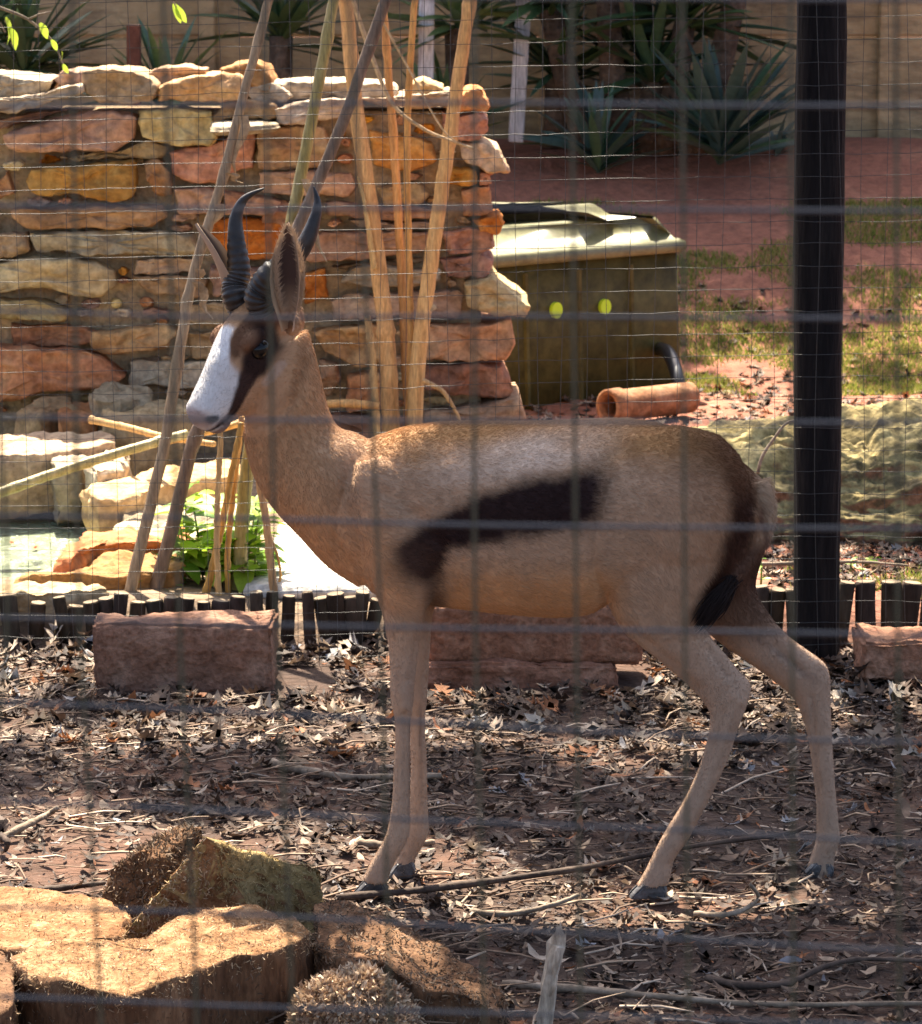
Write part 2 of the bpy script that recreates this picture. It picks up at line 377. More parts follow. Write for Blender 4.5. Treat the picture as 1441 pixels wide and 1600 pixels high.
# ------------------------------------------------------------------ pond
wm = N('pond_water'); wm.color((.26, .31, .19)); wm.rough(.22); wm.b.inputs['Specular IOR Level'].default_value = .6; wm.bump(wm.noise(22, 4, .6, wm.coord(), .8), .05, 1)
V = [(-1.5, 8.5, .035)] + [(-1.5 + .74 * math.cos(i * math.pi / 20), 8.5 + .98 * math.sin(i * math.pi / 20), .035) for i in range(40)]
ob('pond_water', mesh('pond_water', V, [(0, 1 + i, 1 + (i + 1) % 40) for i in range(40)]), wm.m, kind='structure')
# ------------------------------------------------------------------ stones
rock_or = mottled('orange_sandstone', (.27, .10, .028), (.44, .18, .05), (.54, .29, .10), 9, .85, .008, 42, .2, .28)
rock_pu = mottled('brown_sandstone', (.20, .088, .036), (.36, .175, .075), (.48, .27, .12), 8, .85, .008, 42, .2, .25)
rock_ye = mottled('yellow_sandstone', (.30, .20, .085), (.46, .32, .15), (.56, .43, .24), 8, .85, .008, 42, .2, .25)
rock_gr = mottled('grey_sandstone', (.24, .145, .07), (.38, .25, .13), (.50, .36, .19), 8, .9, .008, 42, .2, .25)
rock_pl = mottled('pale_sandstone', (.26, .18, .105), (.38, .28, .17), (.52, .41, .28), 8, .85, .008, 42, .2, .2)
mortar_m = mottled('mortar', (.26, .18, .10), (.38, .27, .155), (.46, .35, .22), 6, .95, .010, 50, .15)
def outline(P, n, jit, seed):
    P = [Vector(p) for p in P]; Q = resample(P + [P[0]], n + 1)[:-1]; rnd = random.Random(seed)
    return Q
def poly_stone(px, Y, depth, bulge, seed):
    c0 = Vector((0, 0, 0)); P = [at_y(x, y, Y) for x, y in px]
    n = 40; Q = outline(P, n, 0, seed); c = sum(Q, Vector()) / n
    Q = [c + (q - c) * (1 + .05 * fbm(q * 9 + Vector((seed, 0, 0)), 1, 2)) for q in Q]
    V, Fc = [], []
    for t, y in ((.98, depth), (1.02, .02), (1.02, -bulge * .35), (1.0, -bulge * .75), (.95, -bulge), (.66, -bulge * 1.05), (.33, -bulge * 1.05)):
        for q in Q:
            p = c + (q - c) * t; f = fbm(p * 8 + Vector((seed * 3.1, 0, 0)), 1, 4)
            f2 = noise.voronoi(p * 9 + Vector((seed * 1.7, 0, 0)))[0]; V.append(Vector((p.x, Y + y + ((.022 * f + .05 * (f2[1] - f2[0] - .3)) * (1 if y < -.012 else .25)), p.z + .008 * f)))
    V.append(Vector((c.x, Y - bulge + .03 * fbm(c * 8 + Vector((seed * 3.1, 0, 0)), 1, 4), c.z)))
    for i in range(6):
        for k in range(n): Fc.append((i * n + k, (i + 1) * n + k, (i + 1) * n + (k + 1) % n, i * n + (k + 1) % n))
    for k in range(n): Fc.append((6 * n + k, len(V) - 1, 6 * n + (k + 1) % n))
    Fc.append(tuple(range(n)))
    return roughen(mesh('stone', V, Fc), .010, seed, 13, 1)
YW = 9.62
wall = thing('stone_wall', 'rough dry-looking sandstone garden wall of mortared orange and brown stones behind the pond', 'wall', (at_y(380, 640, YW).x, YW, .08))
def wpart(name, me, mat):
    o = ob(name, me, mat, wall); o.location = -wall.location; return o
xl, xr = at_y(-260, 400, YW).x, at_y(752, 400, YW).x; zt = at_y(400, 175, YW).z
V, Fc = [], []; nxm, nzm = 60, 30
for j in range(nzm + 1):
    for i in range(nxm + 1):
        x = xl + (xr - xl) * i / nxm; z = .0 + zt * j / nzm; V.append(Vector((x, YW + .035 + .022 * fbm((x * 7, z * 7, 3), 1, 4), z)))
for j in range(nzm):
    for i in range(nxm): k = j * (nxm + 1) + i; Fc.append((k, k + 1, k + nxm + 2, k + nxm + 1))
k = len(V); V += [Vector((xl, YW + .36, 0)), Vector((xr, YW + .36, 0)), Vector((xr, YW + .36, zt)), Vector((xl, YW + .36, zt))]
tl_, tr_ = nzm * (nxm + 1), nzm * (nxm + 1) + nxm
Fc += [(k + 1, k, k + 3, k + 2)] + [tuple([nzm * (nxm + 1) + i for i in range(nxm + 1)] + [k + 2, k + 3])] + [tuple([j * (nxm + 1) + nxm for j in range(nzm, -1, -1)] + [k + 1, k + 2])]
wpart('mortar', mesh('mortar', V, Fc), mortar_m)
O, U, Yl, G_, P_ = rock_or, rock_pu, rock_ye, rock_gr, rock_pl
WS = [  # outline in photo pixels, rock, forward offset, depth
 ([(-40,112),(0,115),(30,118),(62,122),(82,128),(70,145),(30,152),(-40,155)],P_,.10,.3), ([(-40,152),(0,153),(40,149),(75,141),(105,134),(128,128),(128,141),(100,153),(60,166),(30,173),(-40,180)],P_,-.06,.3),
 ([(80,124),(105,110),(132,109),(132,132),(100,134)],U,.14,.25), ([(130,113),(150,106),(180,105),(210,108),(235,121),(248,129),(249,142),(240,156),(215,161),(160,159),(135,147),(129,132)],G_,-.05,.3),
 ([(222,114),(250,106),(290,104),(318,110),(318,130),(240,130)],U,.16,.2), ([(248,131),(280,122),(330,116),(365,112),(380,119),(382,140),(378,156),(330,159),(280,158),(247,156)],O,-.03,.3),
 ([(345,107),(360,99),(395,100),(415,105),(426,125),(424,142),(380,141),(352,118)],O,.03,.28), ([(383,142),(420,131),(442,136),(456,150),(442,164),(395,161)],P_,.0,.28),
 ([(330,182),(345,166),(375,154),(420,158),(434,164),(434,184),(380,186),(335,190)],U,-.02,.2), ([(428,168),(470,159),(530,153),(562,156),(568,167),(522,186),(470,191),(435,191)],P_,-.04,.25),
 ([(424,133),(470,128),(535,125),(600,129),(622,136),(622,150),(560,154),(450,160),(428,156)],P_,.08,.3), ([(560,152),(610,153),(640,147),(690,146),(722,149),(722,166),(660,170),(600,165)],P_,-.03,.3),
 ([(636,132),(660,124),(692,136),(692,148),(638,148)],Yl,.1,.25), ([(714,152),(730,139),(752,140),(759,150),(765,165),(761,175),(735,174),(714,172)],O,-.01,.3),
 ([(690,174),(720,181),(745,173),(763,186),(763,206),(748,217),(715,216),(690,197)],O,-.02,.3), ([(720,222),(755,222),(780,235),(794,268),(760,270),(745,257),(720,247)],Yl,-.01,.3),
 ([(8,210),(30,200),(80,186),(120,176),(200,173),(216,181),(213,206),(205,223),(180,236),(150,233),(110,236),(60,236),(30,238),(10,226)],U,-.03,.1), ([(-40,190),(0,186),(70,172),(110,170),(60,188),(10,200),(-40,210)],U,.0,.1),
 ([(218,173),(245,169),(300,171),(332,171),(336,196),(345,215),(330,226),(290,227),(255,221),(225,213),(217,191)],Yl,-.03,.1), ([(225,218),(262,226),(258,245),(150,250),(90,246),(120,240),(190,238)],G_,.01,.1),
 ([(265,236),(300,229),(345,221),(372,202),(402,198),(398,262),(380,263),(345,286),(300,286),(270,271)],O,-.01,.1), ([(404,201),(470,196),(505,196),(516,216),(521,263),(430,264),(404,264)],O,-.015,.1),
 ([(42,285),(50,266),(70,260),(120,258),(190,252),(213,249),(213,291),(205,312),(160,309),(120,301),(75,309),(50,301)],O,-.03,.1), ([(0,282),(12,268),(24,300),(0,312)],U,.0,.1), ([(222,251),(250,247),(265,263),(270,301),(245,303),(232,276)],U,-.005,.1),
 ([(275,296),(320,291),(345,295),(345,332),(280,331)],O,-.01,.1), ([(350,296),(400,304),(440,314),(430,331),(352,334)],U,-.02,.1), ([(18,325),(60,325),(150,320),(255,318),(268,336),(240,351),(150,356),(40,356),(22,341)],U,-.02,.1),
 ([(-30,362),(0,364),(42,362),(46,391),(25,399),(-30,403)],U,-.01,.1), ([(48,365),(120,362),(220,360),(300,362),(312,391),(260,399),(160,396),(60,393)],G_,-.02,.1), ([(-30,410),(0,411),(50,403),(110,399),(150,406),(178,421),(180,446),(158,463),(100,456),(40,451),(-30,456)],G_,-.03,.1),
 ([(215,402),(300,401),(310,416),(270,428),(210,426)],G_,.02,.1), ([(208,430),(250,432),(300,428),(325,440),(318,461),(250,463),(225,451)],U,-.02,.1), ([(330,338),(420,340),(470,352),(468,404),(400,408),(335,402)],O,-.01,.1), ([(330,412),(400,416),(470,412),(470,458),(335,462)],U,-.02,.1),
 ([(-30,470),(0,470),(60,466),(112,486),(100,500),(20,499),(-30,496)],G_,-.04,.1), ([(20,506),(130,506),(162,521),(120,541),(20,539)],U,.02,.1), ([(145,521),(200,513),(260,506),(278,516),(260,541),(200,551),(160,556),(140,541)],U,-.03,.1), ([(285,472),(400,470),(470,480),(470,512),(300,505)],G_,.0,.1), ([(290,515),(470,520),(470,560),(300,558)],G_,.02,.1),
 ([(-30,545),(0,541),(30,541),(80,546),(120,549),(160,561),(196,591),(180,606),(100,606),(60,613),(25,626),(-30,628)],O,-.10,.2), ([(205,562),(330,560),(330,600),(205,602)],G_,.01,.1), ([(340,568),(480,570),(480,620),(340,618)],G_,.01,.1),
 ([(578,206),(640,212),(676,223),(681,250),(640,268),(585,259)],O,-.03,.1), ([(405,270),(470,265),(545,271),(560,290),(545,306),(470,306),(410,301)],U,-.01,.1), ([(590,291),(650,284),(673,300),(660,316),(600,319)],G_,-.01,.1), ([(405,316),(450,313),(500,311),(500,341),(480,351),(410,346)],U,-.02,.1), ([(510,318),(560,322),(660,322),(690,330),(668,342),(515,338)],U,-.02,.1),
 ([(545,344),(600,345),(680,347),(680,357),(560,358)],G_,.0,.1), ([(475,381),(500,366),(560,363),(682,361),(677,391),(600,399),(550,405),(478,409)],O,-.04,.1), ([(690,362),(735,356),(768,363),(771,386),(750,396),(700,396)],U,-.02,.25), ([(740,346),(780,336),(789,350),(778,366),(750,363)],O,-.03,.25),
 ([(690,256),(715,262),(742,263),(746,286),(720,291),(690,288)],O,-.02,.25), ([(722,296),(765,291),(769,331),(725,336)],U,-.01,.25), ([(748,270),(768,272),(768,288),(750,288)],O,.0,.25), ([(475,426),(508,419),(511,466),(478,476)],O,-.01,.1), ([(520,412),(600,406),(660,404),(660,412),(545,418)],G_,.02,.1),
 ([(535,440),(550,419),(600,416),(692,419),(686,441),(640,449),(580,451)],P_,-.05,.1), ([(515,470),(560,460),(590,462),(595,495),(520,500)],G_,-.01,.1), ([(600,458),(700,452),(722,460),(720,496),(605,496)],G_,.0,.1), ([(724,439),(770,431),(777,440),(800,455),(828,475),(823,492),(770,494),(730,472)],Yl,-.06,.3),
 ([(665,506),(720,506),(795,500),(804,535),(790,560),(730,563),(665,561)],O,-.03,.3), ([(488,516),(550,506),(590,506),(602,560),(560,571),(510,549)],U,-.04,.1), ([(665,571),(730,566),(785,571),(801,611),(790,623),(700,616),(660,601)],U,-.02,.3), ([(500,562),(526,566),(531,591),(515,622),(500,620)],O,-.03,.1),
 ([(665,641),(730,633),(810,622),(821,656),(760,663),(665,666)],O,-.05,.3), ([(545,585),(602,580),(604,640),(540,642)],O,-.02,.1), ([(685,402),(745,397),(771,406),(766,430),(700,432)],U,.0,.3), ([(480,640),(560,648),(660,650),(660,700),(480,700)],U,-.02,.1), ([(665,670),(800,668),(800,705),(665,705)],O,.0,.2)]
for i, (px, mt, fo, dp) in enumerate(WS): wpart('stone', poly_stone(px, YW + fo * .8, dp + .03, .028, i + 1), mt)
def inside(x, y, poly):
    r_ = False
    for (x1, y1), (x2, y2) in zip(poly, poly[1:] + poly[:1]):
        if (y1 > y) != (y2 > y) and x < (x2 - x1) * (y - y1) / (y2 - y1) + x1: r_ = not r_
    return r_
rw = random.Random(21); small = []
for _ in range(4000):                                   # small wedge stones in the joints
    x, y, hw, hh_ = rw.uniform(-30, 745), rw.uniform(185, 660), rw.uniform(9, 26), rw.uniform(5, 9)
    bx_ = [(x + a * hw, y + b_ * hh_) for a in (-1, 0, 1) for b_ in (-1, 0, 1)]
    if any(inside(u_, v_, pl) for u_, v_ in bx_ for pl, *_r in WS) or any(abs(x - a) < hw + c_ and abs(y - b_) < hh_ + d_ for a, b_, c_, d_ in small): continue
    small.append((x, y, hw, hh_)); pl = [(x + hw * math.cos(t) * rw.uniform(.8, 1.1), y + hh_ * math.sin(t) * rw.uniform(.8, 1.1)) for t in np.linspace(0, 6.28, 8)[:-1]]
    wpart('stone', poly_stone(pl, YW + .012, .06, .020, 100 + len(small)), rw.choice((O, U, G_, Yl)))
    if len(small) > 70: break
# the flat ledge that catches the sun
def slab(px, zt, th, seed, n=26, rough_=.02, und=.9, tiltx=0):
    P = [at_z(x, y, zt) for x, y in px]; Q = outline(P, n, 0, seed); c = sum(Q, Vector()) / n
    Q = [c + (q - c) * (1 + .06 * fbm(q * 7 + Vector((seed, 0, 0)), 1, 3)) for q in Q]; V, Fc = [], []
    for t, z in ((und * .9, -th), (und, -th * .85), (1.0, -th * .5), (1.01, -.018), (.97, -.003), (.86, 0), (.6, .002), (.3, .004)):
        for q in Q:
            p = c + (q - c) * t; f = fbm(Vector((p.x * 6, p.y * 6, z * 9 + seed * 3.7)), 1, 4)
            s_ = 1 + .05 * f if z < -.01 else 1
            V.append(Vector((c.x + (p.x - c.x) * s_, c.y + (p.y - c.y) * s_, zt + z + rough_ * f + tiltx * (p.x - c.x))))
    V.append(Vector((c.x, c.y, zt + .004)))
    for i in range(7):
        for k in range(n): Fc.append((i * n + k, i * n + (k + 1) % n, (i + 1) * n + (k + 1) % n, (i + 1) * n + k))
    for k in range(n): Fc.append((7 * n + k, 7 * n + (k + 1) % n, len(V) - 1))
    Fc.append(tuple(range(n - 1, -1, -1)))
    return roughen(mesh('flat_rock', V, Fc), .016 if rough_ > .01 else .003, seed, 10, 2, .012 if rough_ > .01 else 0)
zl = at_y(380, 190, YW - .08).z
wpart('stone', slab([(330,190),(380,183),(434,181),(436,192),(332,198)], zl, .03, 71, 20, .004), P_)
# ------------------------------------------------------------------ rocks round the pond
def zat(x, y, Y): return at_y(x, y, Y).z
for k, (px, Yc, th, mt, lab) in enumerate([
 ([(137,613),(160,604),(195,601),(236,605),(234,615),(190,623),(145,622)], 9.38, .05, P_, 'thin pale flat stone lying on a darker block at the foot of the stone wall'),
 ([(158,640),(200,626),(270,620),(300,624),(300,642),(200,650),(165,646)], 9.22, .09, Yl, 'sunlit flat stone with a yellow lichen edge, under the canes by the wall'),
 ([(92,628),(150,624),(165,640),(150,650),(95,650)], 9.34, .12, U, 'brown square block in the shade below the thin pale flat stone'),
 ([(25,636),(60,622),(112,622),(122,632),(60,642)], 9.40, .10, U, 'reddish wedge of stone resting against the foot of the wall'),
 ([(-40,690),(0,680),(60,671),(170,669),(185,690),(130,700),(60,706),(-40,712)], 8.85, .16, G_, 'broad level slab with a dark front edge along the back of the pond'),
 ([(80,704),(120,698),(135,708),(128,722),(84,724)], 8.72, .12, P_, 'pale upright block below the broad level slab at the back of the pond'),
 ([(132,722),(160,704),(190,695),(202,706),(196,728),(150,736)], 8.66, .14, P_, 'rounded pale boulder beside the fallen bamboo at the pond edge'),
 ([(122,764),(160,747),(200,737),(290,722),(372,716),(372,742),(300,748),(240,760),(190,772),(140,778)], 8.45, .12, Yl, 'long overhanging slab with a rounded nose above the pond'),
 ([(168,818),(200,795),(260,782),(330,776),(400,780),(400,830),(330,838),(250,836),(180,834)], 8.12, .10, P_, 'wide pale slab under the overhanging slab'),
 ([(84,872),(96,852),(130,828),(200,822),(290,832),(300,850),(200,850),(150,856),(110,880)], 7.98, .10, O, 'wedge of orange stone dipping into the pond'),
 ([(24,898),(60,884),(130,874),(200,862),(290,860),(290,884),(200,896),(120,897),(34,906)], 7.74, .10, U, 'flat brownish stone between the wedge and the log stakes'),
 ([(-40,914),(0,910),(60,904),(150,908),(176,917),(120,925),(0,928),(-40,928)], 7.55, .10, P_, 'long low pale stone right behind the log stakes'),
 ([(376,912),(398,880),(440,812),(560,812),(680,830),(720,905),(640,914),(430,914)], 8.0, .05, None, 'bright concrete slab behind the springbok chest')]):
    cx = sum(p[0] for p in px) / len(px); cy = sum(p[1] for p in px) / len(px)
    zt_ = max((0, .16, .14, .125)[max(0, k - 8)] if k < 12 else .05, zat(cx, cy, Yc)) if mt else .115
    if mt is None: mt = mottled('pale_concrete', (.50, .46, .40), (.62, .58, .52), None, 10, .9, .004, 60)
    solo('flat_rock' if k < 12 else 'concrete_slab', slab(px, zt_, max(th, zt_ - .05), 80 + k, 30, .022 if k < 12 else .004), mt, lab, 'rock' if k < 12 else 'slab')
# floating leaves
for (x, y) in ((20, 848), (55, 855)):
    V, T = LT[2]; me = fast_mesh('floating_leaf', V * .03, T, np.tile((.35, .10, .03), (len(V), 1))); o = ob('floating_leaf', me, leaf_m, None, 'small orange leaf floating on the pond', 'leaf', 'leaves floating on the pond', None, at_z(x, y, .045)); o.rotation_euler = (.3, .2, x)
# ------------------------------------------------------------------ log stakes
log_m = mottled('weathered_log', (.018, .012, .009), (.042, .029, .020), (.10, .07, .048), 10, .95, .008, 45, .08, .3, (1, 1, .25))
end_m = mottled('log_end', (.10, .075, .05), (.20, .15, .10), (.28, .22, .15), 20, .9, .003, 60)
def log_stake(x, ytop, wpx, lean, Y, z0, seed, zb=None):
    t = at_y(x, ytop, Y); r_ = wpx / 690 / 2; rnd = random.Random(seed); b = Vector((t.x + lean * .12, t.y + rnd.uniform(-.01, .01), z0)); n = 11
    V, Fc = tube([b, b.lerp(t, .35), b.lerp(t, .7), b.lerp(t, .96), t], [r_ * 1.03, r_, r_ * rnd.uniform(.93, 1.05), r_ * .99, r_ * .9], n, True, .07, seed)
    me = mesh('log_stake', V, Fc); me.materials.append(log_m); me.materials.append(end_m); me.polygons[len(me.polygons) - 1].material_index = 1; me.polygons[len(me.polygons) - 1].use_smooth = False
    return me
xs = [(-18,935),(12,930),(60,945),(92,938),(119,942),(141,938),(165,940),(190,931),(216,935),(241,936),(268,934),(292,936),(319,938),(346,940),(372,936),(400,921),(426,930),(452,929),(480,925),(502,927),(524,930),(547,926),(567,929),(590,930),(615,934),(640,930),(662,934),(690,930),(718,934),(745,928),(772,932),(800,930),(826,934),(855,928),(882,932),(910,930),(938,928),(966,932),(994,927),(1020,930),(1046,925),(1072,928),(1100,924),(1128,926),(1158,922),(1188,921),(1216,920),(1240,922),(1325,909),(1352,908),(1393,910),(1426,905),(1458,908)]
rnd = random.Random(4)
for i, (x, y) in enumerate(xs):
    Y = 7.27 + rnd.uniform(-.012, .012); me = log_stake(x, y + rnd.uniform(-7, 7), rnd.uniform(19, 30) if x < 1300 else rnd.uniform(26, 36), rnd.uniform(-.2, .2), Y, -.02, i)
    solo('log_stake', me, None, 'short dark weathered log stake standing in the low edging row', 'log stake', 'log stakes edging the raised bed')
# ------------------------------------------------------------------ blocks
block_m = mottled('rough_block', (.14, .062, .034), (.25, .12, .07), (.38, .22, .14), 9, .92, .012, 70, .15, .1)
def block(x0, x1, y0, y1, Y, depth, seed, rough_=.012, res=.02):
    a, b = at_y(x0, y1, Y), at_y(x1, y0, Y); bm = bmesh.new(); bmesh.ops.create_cube(bm, size=1)
    L, D, Hh = b.x - a.x, depth, b.z - max(a.z, -.02)
    for v in bm.verts: v.co = Vector(((v.co.x + .5) * L + a.x, Y + (v.co.y + .5) * D, (v.co.z + .5) * Hh + max(a.z, -.02)))
    bmesh.ops.bevel(bm, geom=bm.edges[:], offset=.008, segments=2, affect='EDGES')
    bmesh.ops.subdivide_edges(bm, edges=[e for e in bm.edges if e.calc_length() > .06], cuts=12, use_grid_fill=True); bm.normal_update()
    for v in bm.verts:
        f = fbm(v.co * 11 + Vector((seed * 5, 0, 0)), 1, 5); v.co += v.normal * (rough_ * f) + Vector((0, 0, rough_ * .6 * fbm(v.co * 5 + Vector((seed, 3, 0)), 1, 2) * (v.co.z > max(a.z, 0) + Hh * .6)))
    me = bpy.data.meshes.new('rough_block'); bm.to_mesh(me); bm.free(); me.polygons.foreach_set('use_smooth', [True] * len(me.polygons)); return me
solo('rough_block', roughen(block(146, 427, 976, 1112, 6.84, .13, 1, .013), .006, 3, 22, 1), block_m, 'rough reddish concrete block with a chipped top, standing alone before the log stakes', 'block')
solo('rough_block', block(668, 1006, 944, 1040, 6.90, .16, 2, .008), block_m, 'long smooth reddish block with pale drips, lying under the springbok belly', 'block')
solo('rough_block', roughen(block(655, 965, 1037, 1100, 6.86, .18, 3, .012), .007, 8, 22, 1), block_m, 'low broken block under the long smooth block', 'block')
solo('rough_block', roughen(block(1346, 1480, 1002, 1068, 6.86, .17, 4, .012), .006, 5, 22, 1), block_m, 'red block with a sunlit top beside the fence post', 'block')
# ------------------------------------------------------------------ boulder
bm = bmesh.new(); bmesh.ops.create_icosphere(bm, subdivisions=7, radius=1)
a, b = at_y(1008, 700, 8.35).x, at_y(1640, 700, 8.35).x
for v in bm.verts:
    p = v.co.copy(); e = 3.2; k = (abs(p.x) ** e + abs(p.y) ** e + abs(p.z) ** e) ** (-1 / e); p *= k
    q = Vector(((a + b) / 2 + p.x * (b - a) / 2, 8.42 + p.y * .40, .10 + p.z * (.24 if p.z > 0 else .2)))
    q.z += .09 * p.y * max(0, p.z) + .05 * max(0, p.z) * (fbm((q.x * 1.5, q.y * 1.5, 5), 1, 2))
    o3 = Vector((3, 1, 7)); f = fbm(q * 2.6, 1, 4); g_ = noise.ridged_multi_fractal(Vector((q.x * 6, q.y * 17, q.z * 20)) + o3, .9, 2.1, 4, .9, 2.0) - 1.1; h_ = noise.ridged_multi_fractal(Vector((q.x * 2.4, q.y * 9, q.z * 9)), .9, 2.1, 5, .9, 2.0) - 1.1
    vd = noise.voronoi(Vector((q.x * 2.6, q.y * 5.5, q.z * 7)) + Vector((.3 * f, .3 * f, 0)))[0]; cr = max(0, 1 - (vd[1] - vd[0]) / .16); q.z += .05 * (vd[0] - .4) * max(0, p.z)
    q += p.normalized() * (.011 * fbm(q * 24, 1, 3) - .010 * abs(fbm(Vector((q.x * 8, q.y * 20, q.z * 16)), 1, 2)) + .005 * noise.noise(q * 75) - .035 * cr + .06 * f + .010 * g_ + .028 * h_); v.co = q
me = bpy.data.meshes.new('boulder'); bm.to_mesh(me); bm.free(); me.polygons.foreach_set('use_smooth', [True] * len(me.polygons))
r = N('lichen_rock'); co = r.coord(); geo = r.n('NewGeometry'); sp_ = r.n('SeparateXYZ'); r.link(geo.outputs['Normal'], sp_.inputs[0])
na = r.noise(6, 8, .65, co, .5); nb = r.noise(34, 8, .7, co); nc = r.noise(2.5, 5, .6, co)
bare = r.ramp(nc, [(.3, (.17, .075, .04)), (.55, (.26, .13, .07)), (.75, (.33, .21, .13))])
lich = r.ramp(na, [(.3, (.12, .088, .034)), (.5, (.28, .215, .085)), (.7, (.43, .35, .165))])
fac = r.ramp(r.math('ADD', r.math('MULTIPLY', sp_.outputs[2], .75), r.math('MULTIPLY', na, .6)), [(.38, (0,) * 3), (.62, (1,) * 3)])
pat = r.ramp(r.noise(13, 6, .6, co, .8), [(.40, (1,) * 3), (.50, (0,) * 3)])
r.color(r.mix(1.0, r.mix(r.math('MULTIPLY', pat, .8), r.mix(fac, bare, lich), (.075, .06, .032)), r.ramp(nb, [(.32, (.35,) * 3), (.68, (1.45,) * 3)]), 'MULTIPLY')); r.rough(.95); b1 = r.bump(r.noise(9, 3, .5, co, .5), .03, .8); r.bump(r.noise(45, 3, .5, co), .008, .9, b1)
solo('boulder', me, r.m, 'large flat-topped boulder with yellow-green lichen behind the fence post', 'boulder')
def twig(px, Y, w_, mat, name, label, cat, n=6, taper=.5, sc=None):
    pts = [at_y(x, y, (Y if not isinstance(Y, (list, tuple)) else Y[i])) for i, (x, y) in enumerate(px)]; P = catmull(pts, 5 * len(px)); m = len(P)
    Ym = Y if not isinstance(Y, (list, tuple)) else sum(Y) / len(Y); r_ = w_ * Ym * 1.02 / F / 2
    return solo(name, mesh(name, *tube(P, [r_ * (1 - taper * i / (m - 1)) for i in range(m)], n)), mat, label, cat)
twig([(1184,740),(1192,712),(1212,682),(1228,662),(1246,656)], 7.75, 6, bark_pale, 'dead_branch', 'thin bleached twig standing against the lichened boulder', 'twig')
stick([(1185,882,.11),(1260,880,.11),(1340,878,.11),(1420,884,.11)], 9, bark_pale, 'pale thin stick lying behind the stakes right of the post', .012)
# ------------------------------------------------------------------ canes
cane_tan = mottled('dry_cane', (.34, .165, .04), (.52, .28, .075), (.62, .38, .13), 10, .55, .002, 60, .35, .12, (3, 3, .5))
cane_grey = mottled('grey_cane', (.20, .12, .06), (.36, .235, .125), (.46, .33, .19), 10, .6, .002, 60, .35, .1, (3, 3, .5))
cane_green = mottled('olive_cane', (.20, .17, .05), (.32, .26, .09), (.40, .33, .15), 8, .45, .002, 60, .4, .1, (3, 3, .5))
cane_dark = mottled('dark_cane', (.10, .068, .044), (.20, .14, .092), (.30, .22, .15), 10, .6, .002, 60, .35, .1, (3, 3, .5))
strip_m = mottled('dry_sheath', (.26, .16, .08), (.42, .29, .16), (.52, .39, .25), 14, .7, .002, 60)
def cane(px, Y, w0, w1, mat, label, nodes=.17, seed=0, sheaths=()):
    m = len(px); Ys = [Y if not isinstance(Y, tuple) else Y[0] + (Y[1] - Y[0]) * i / (m - 1) for i in range(m)]
    P = catmull([at_y(x, y, Ys[i]) for i, (x, y) in enumerate(px)], 46); Lt = sum((b - a).length for a, b in zip(P, P[1:])); Ym = sum(Ys) / m
    rr, d = [], seed * .05 % nodes
    rnd = random.Random(seed); dist = 0
    Q = []
    for i in range(46):
        if i: dist += (P[i] - P[i - 1]).length
        k = ((dist + d) % nodes) / nodes; near_ = min(k, 1 - k) * nodes
        rr.append((w0 + (w1 - w0) * i / 45) * Ym * 1.015 / F / 2 * (1 + .22 * math.exp(-(near_ / .007) ** 2))); Q.append(P[i] + Vector((rnd.uniform(-1, 1), 0, 0)) * .0012)
    me = mesh('cane', *tube(Q, rr, 10)); b_ = Q[0] if Q[0].z < Q[-1].z else Q[-1]
    root_ = thing('cane', label, 'cane', b_); o = ob('stem', me, mat, root_); o.location = -Vector(b_)
    for (t, L, bx, bz) in sheaths:
        p = P[int(t * 45)]; n_ = 6; V = []
        for i in range(n_):
            q = p + Vector((bx * (i / 5) * L + .01, -.012, bz * (i / 5) * L)) + Vector((.01 * math.sin(i * 1.3), .004 * i, 0)); w_ = .011 * (1 - (i / 5) ** 2) + .001
            V += [q + Vector((-w_, 0, 0)), q + Vector((0, -.005, 0)), q + Vector((w_, .003, 0))]
        Fc = [f for i in range(n_ - 1) for f in ((3 * i, 3 * i + 1, 3 * i + 4, 3 * i + 3), (3 * i + 1, 3 * i + 2, 3 * i + 5, 3 * i + 4))]
        o = ob('sheath', mesh('sheath', V, Fc), strip_m, root_); o.location = -Vector(b_)
    return root_
YC = 7.46
cane([(198,945),(228,820),(258,690),(285,520),(302,430),(345,290),(378,160),(420,0),(432,-60)], YC, 20, 13, cane_grey, 'grey leaning cane with frayed nodes, in front of the stone wall beside the muzzle', .16, 1, [(.52, .07, -.4, -.9), (.56, .06, .5, -.8), (.60, .08, -.3, -1), (.50, .09, .4, -1), (.75, .14, -.15, -1), (.66, .05, .6, -.5)])
cane([(238,945),(275,800),(312,665),(395,490),(470,345),(536,190),(602,0),(622,-60)], YC + .06, 23, 17, cane_dark, 'dark thick cane passing behind the springbok head and up to the right', .26, 2)
cane([(372,945),(380,800),(392,690),(430,480),(463,310),(492,160),(522,0),(532,-60)], YC + .10, 24, 16, cane_green, 'olive-green cane rising from the weeds behind the springbok neck', .22, 3, [(.62, .2, .25, -1)])
cane([(318,945),(345,830),(362,740),(378,660)], YC + .02, 12, 10, cane_tan, 'slanting dry cane crossing two upright ones by the weeds', .12, 4)
cane([(342,945),(339,850),(341,760),(346,660)], YC - .01, 10, 9, cane_tan, 'thinnest upright dry cane beside the weeds', .15, 5)
cane([(357,945),(356,860),(366,760),(378,650)], YC + .05, 10, 9, cane_tan, 'dry cane with a pale broken collar among the weeds', .10, 6)
cane([(430,945),(418,830),(404,740),(392,660)], YC, 13, 12, cane_tan, 'dry cane leaning left under the springbok neck', .16, 7)
cane([(432,940),(438,890),(420,830)], YC + .04, 5, 4, cane_tan, 'short curved offshoot at the foot of the left-leaning cane', .2, 8)
YBk = 9.3
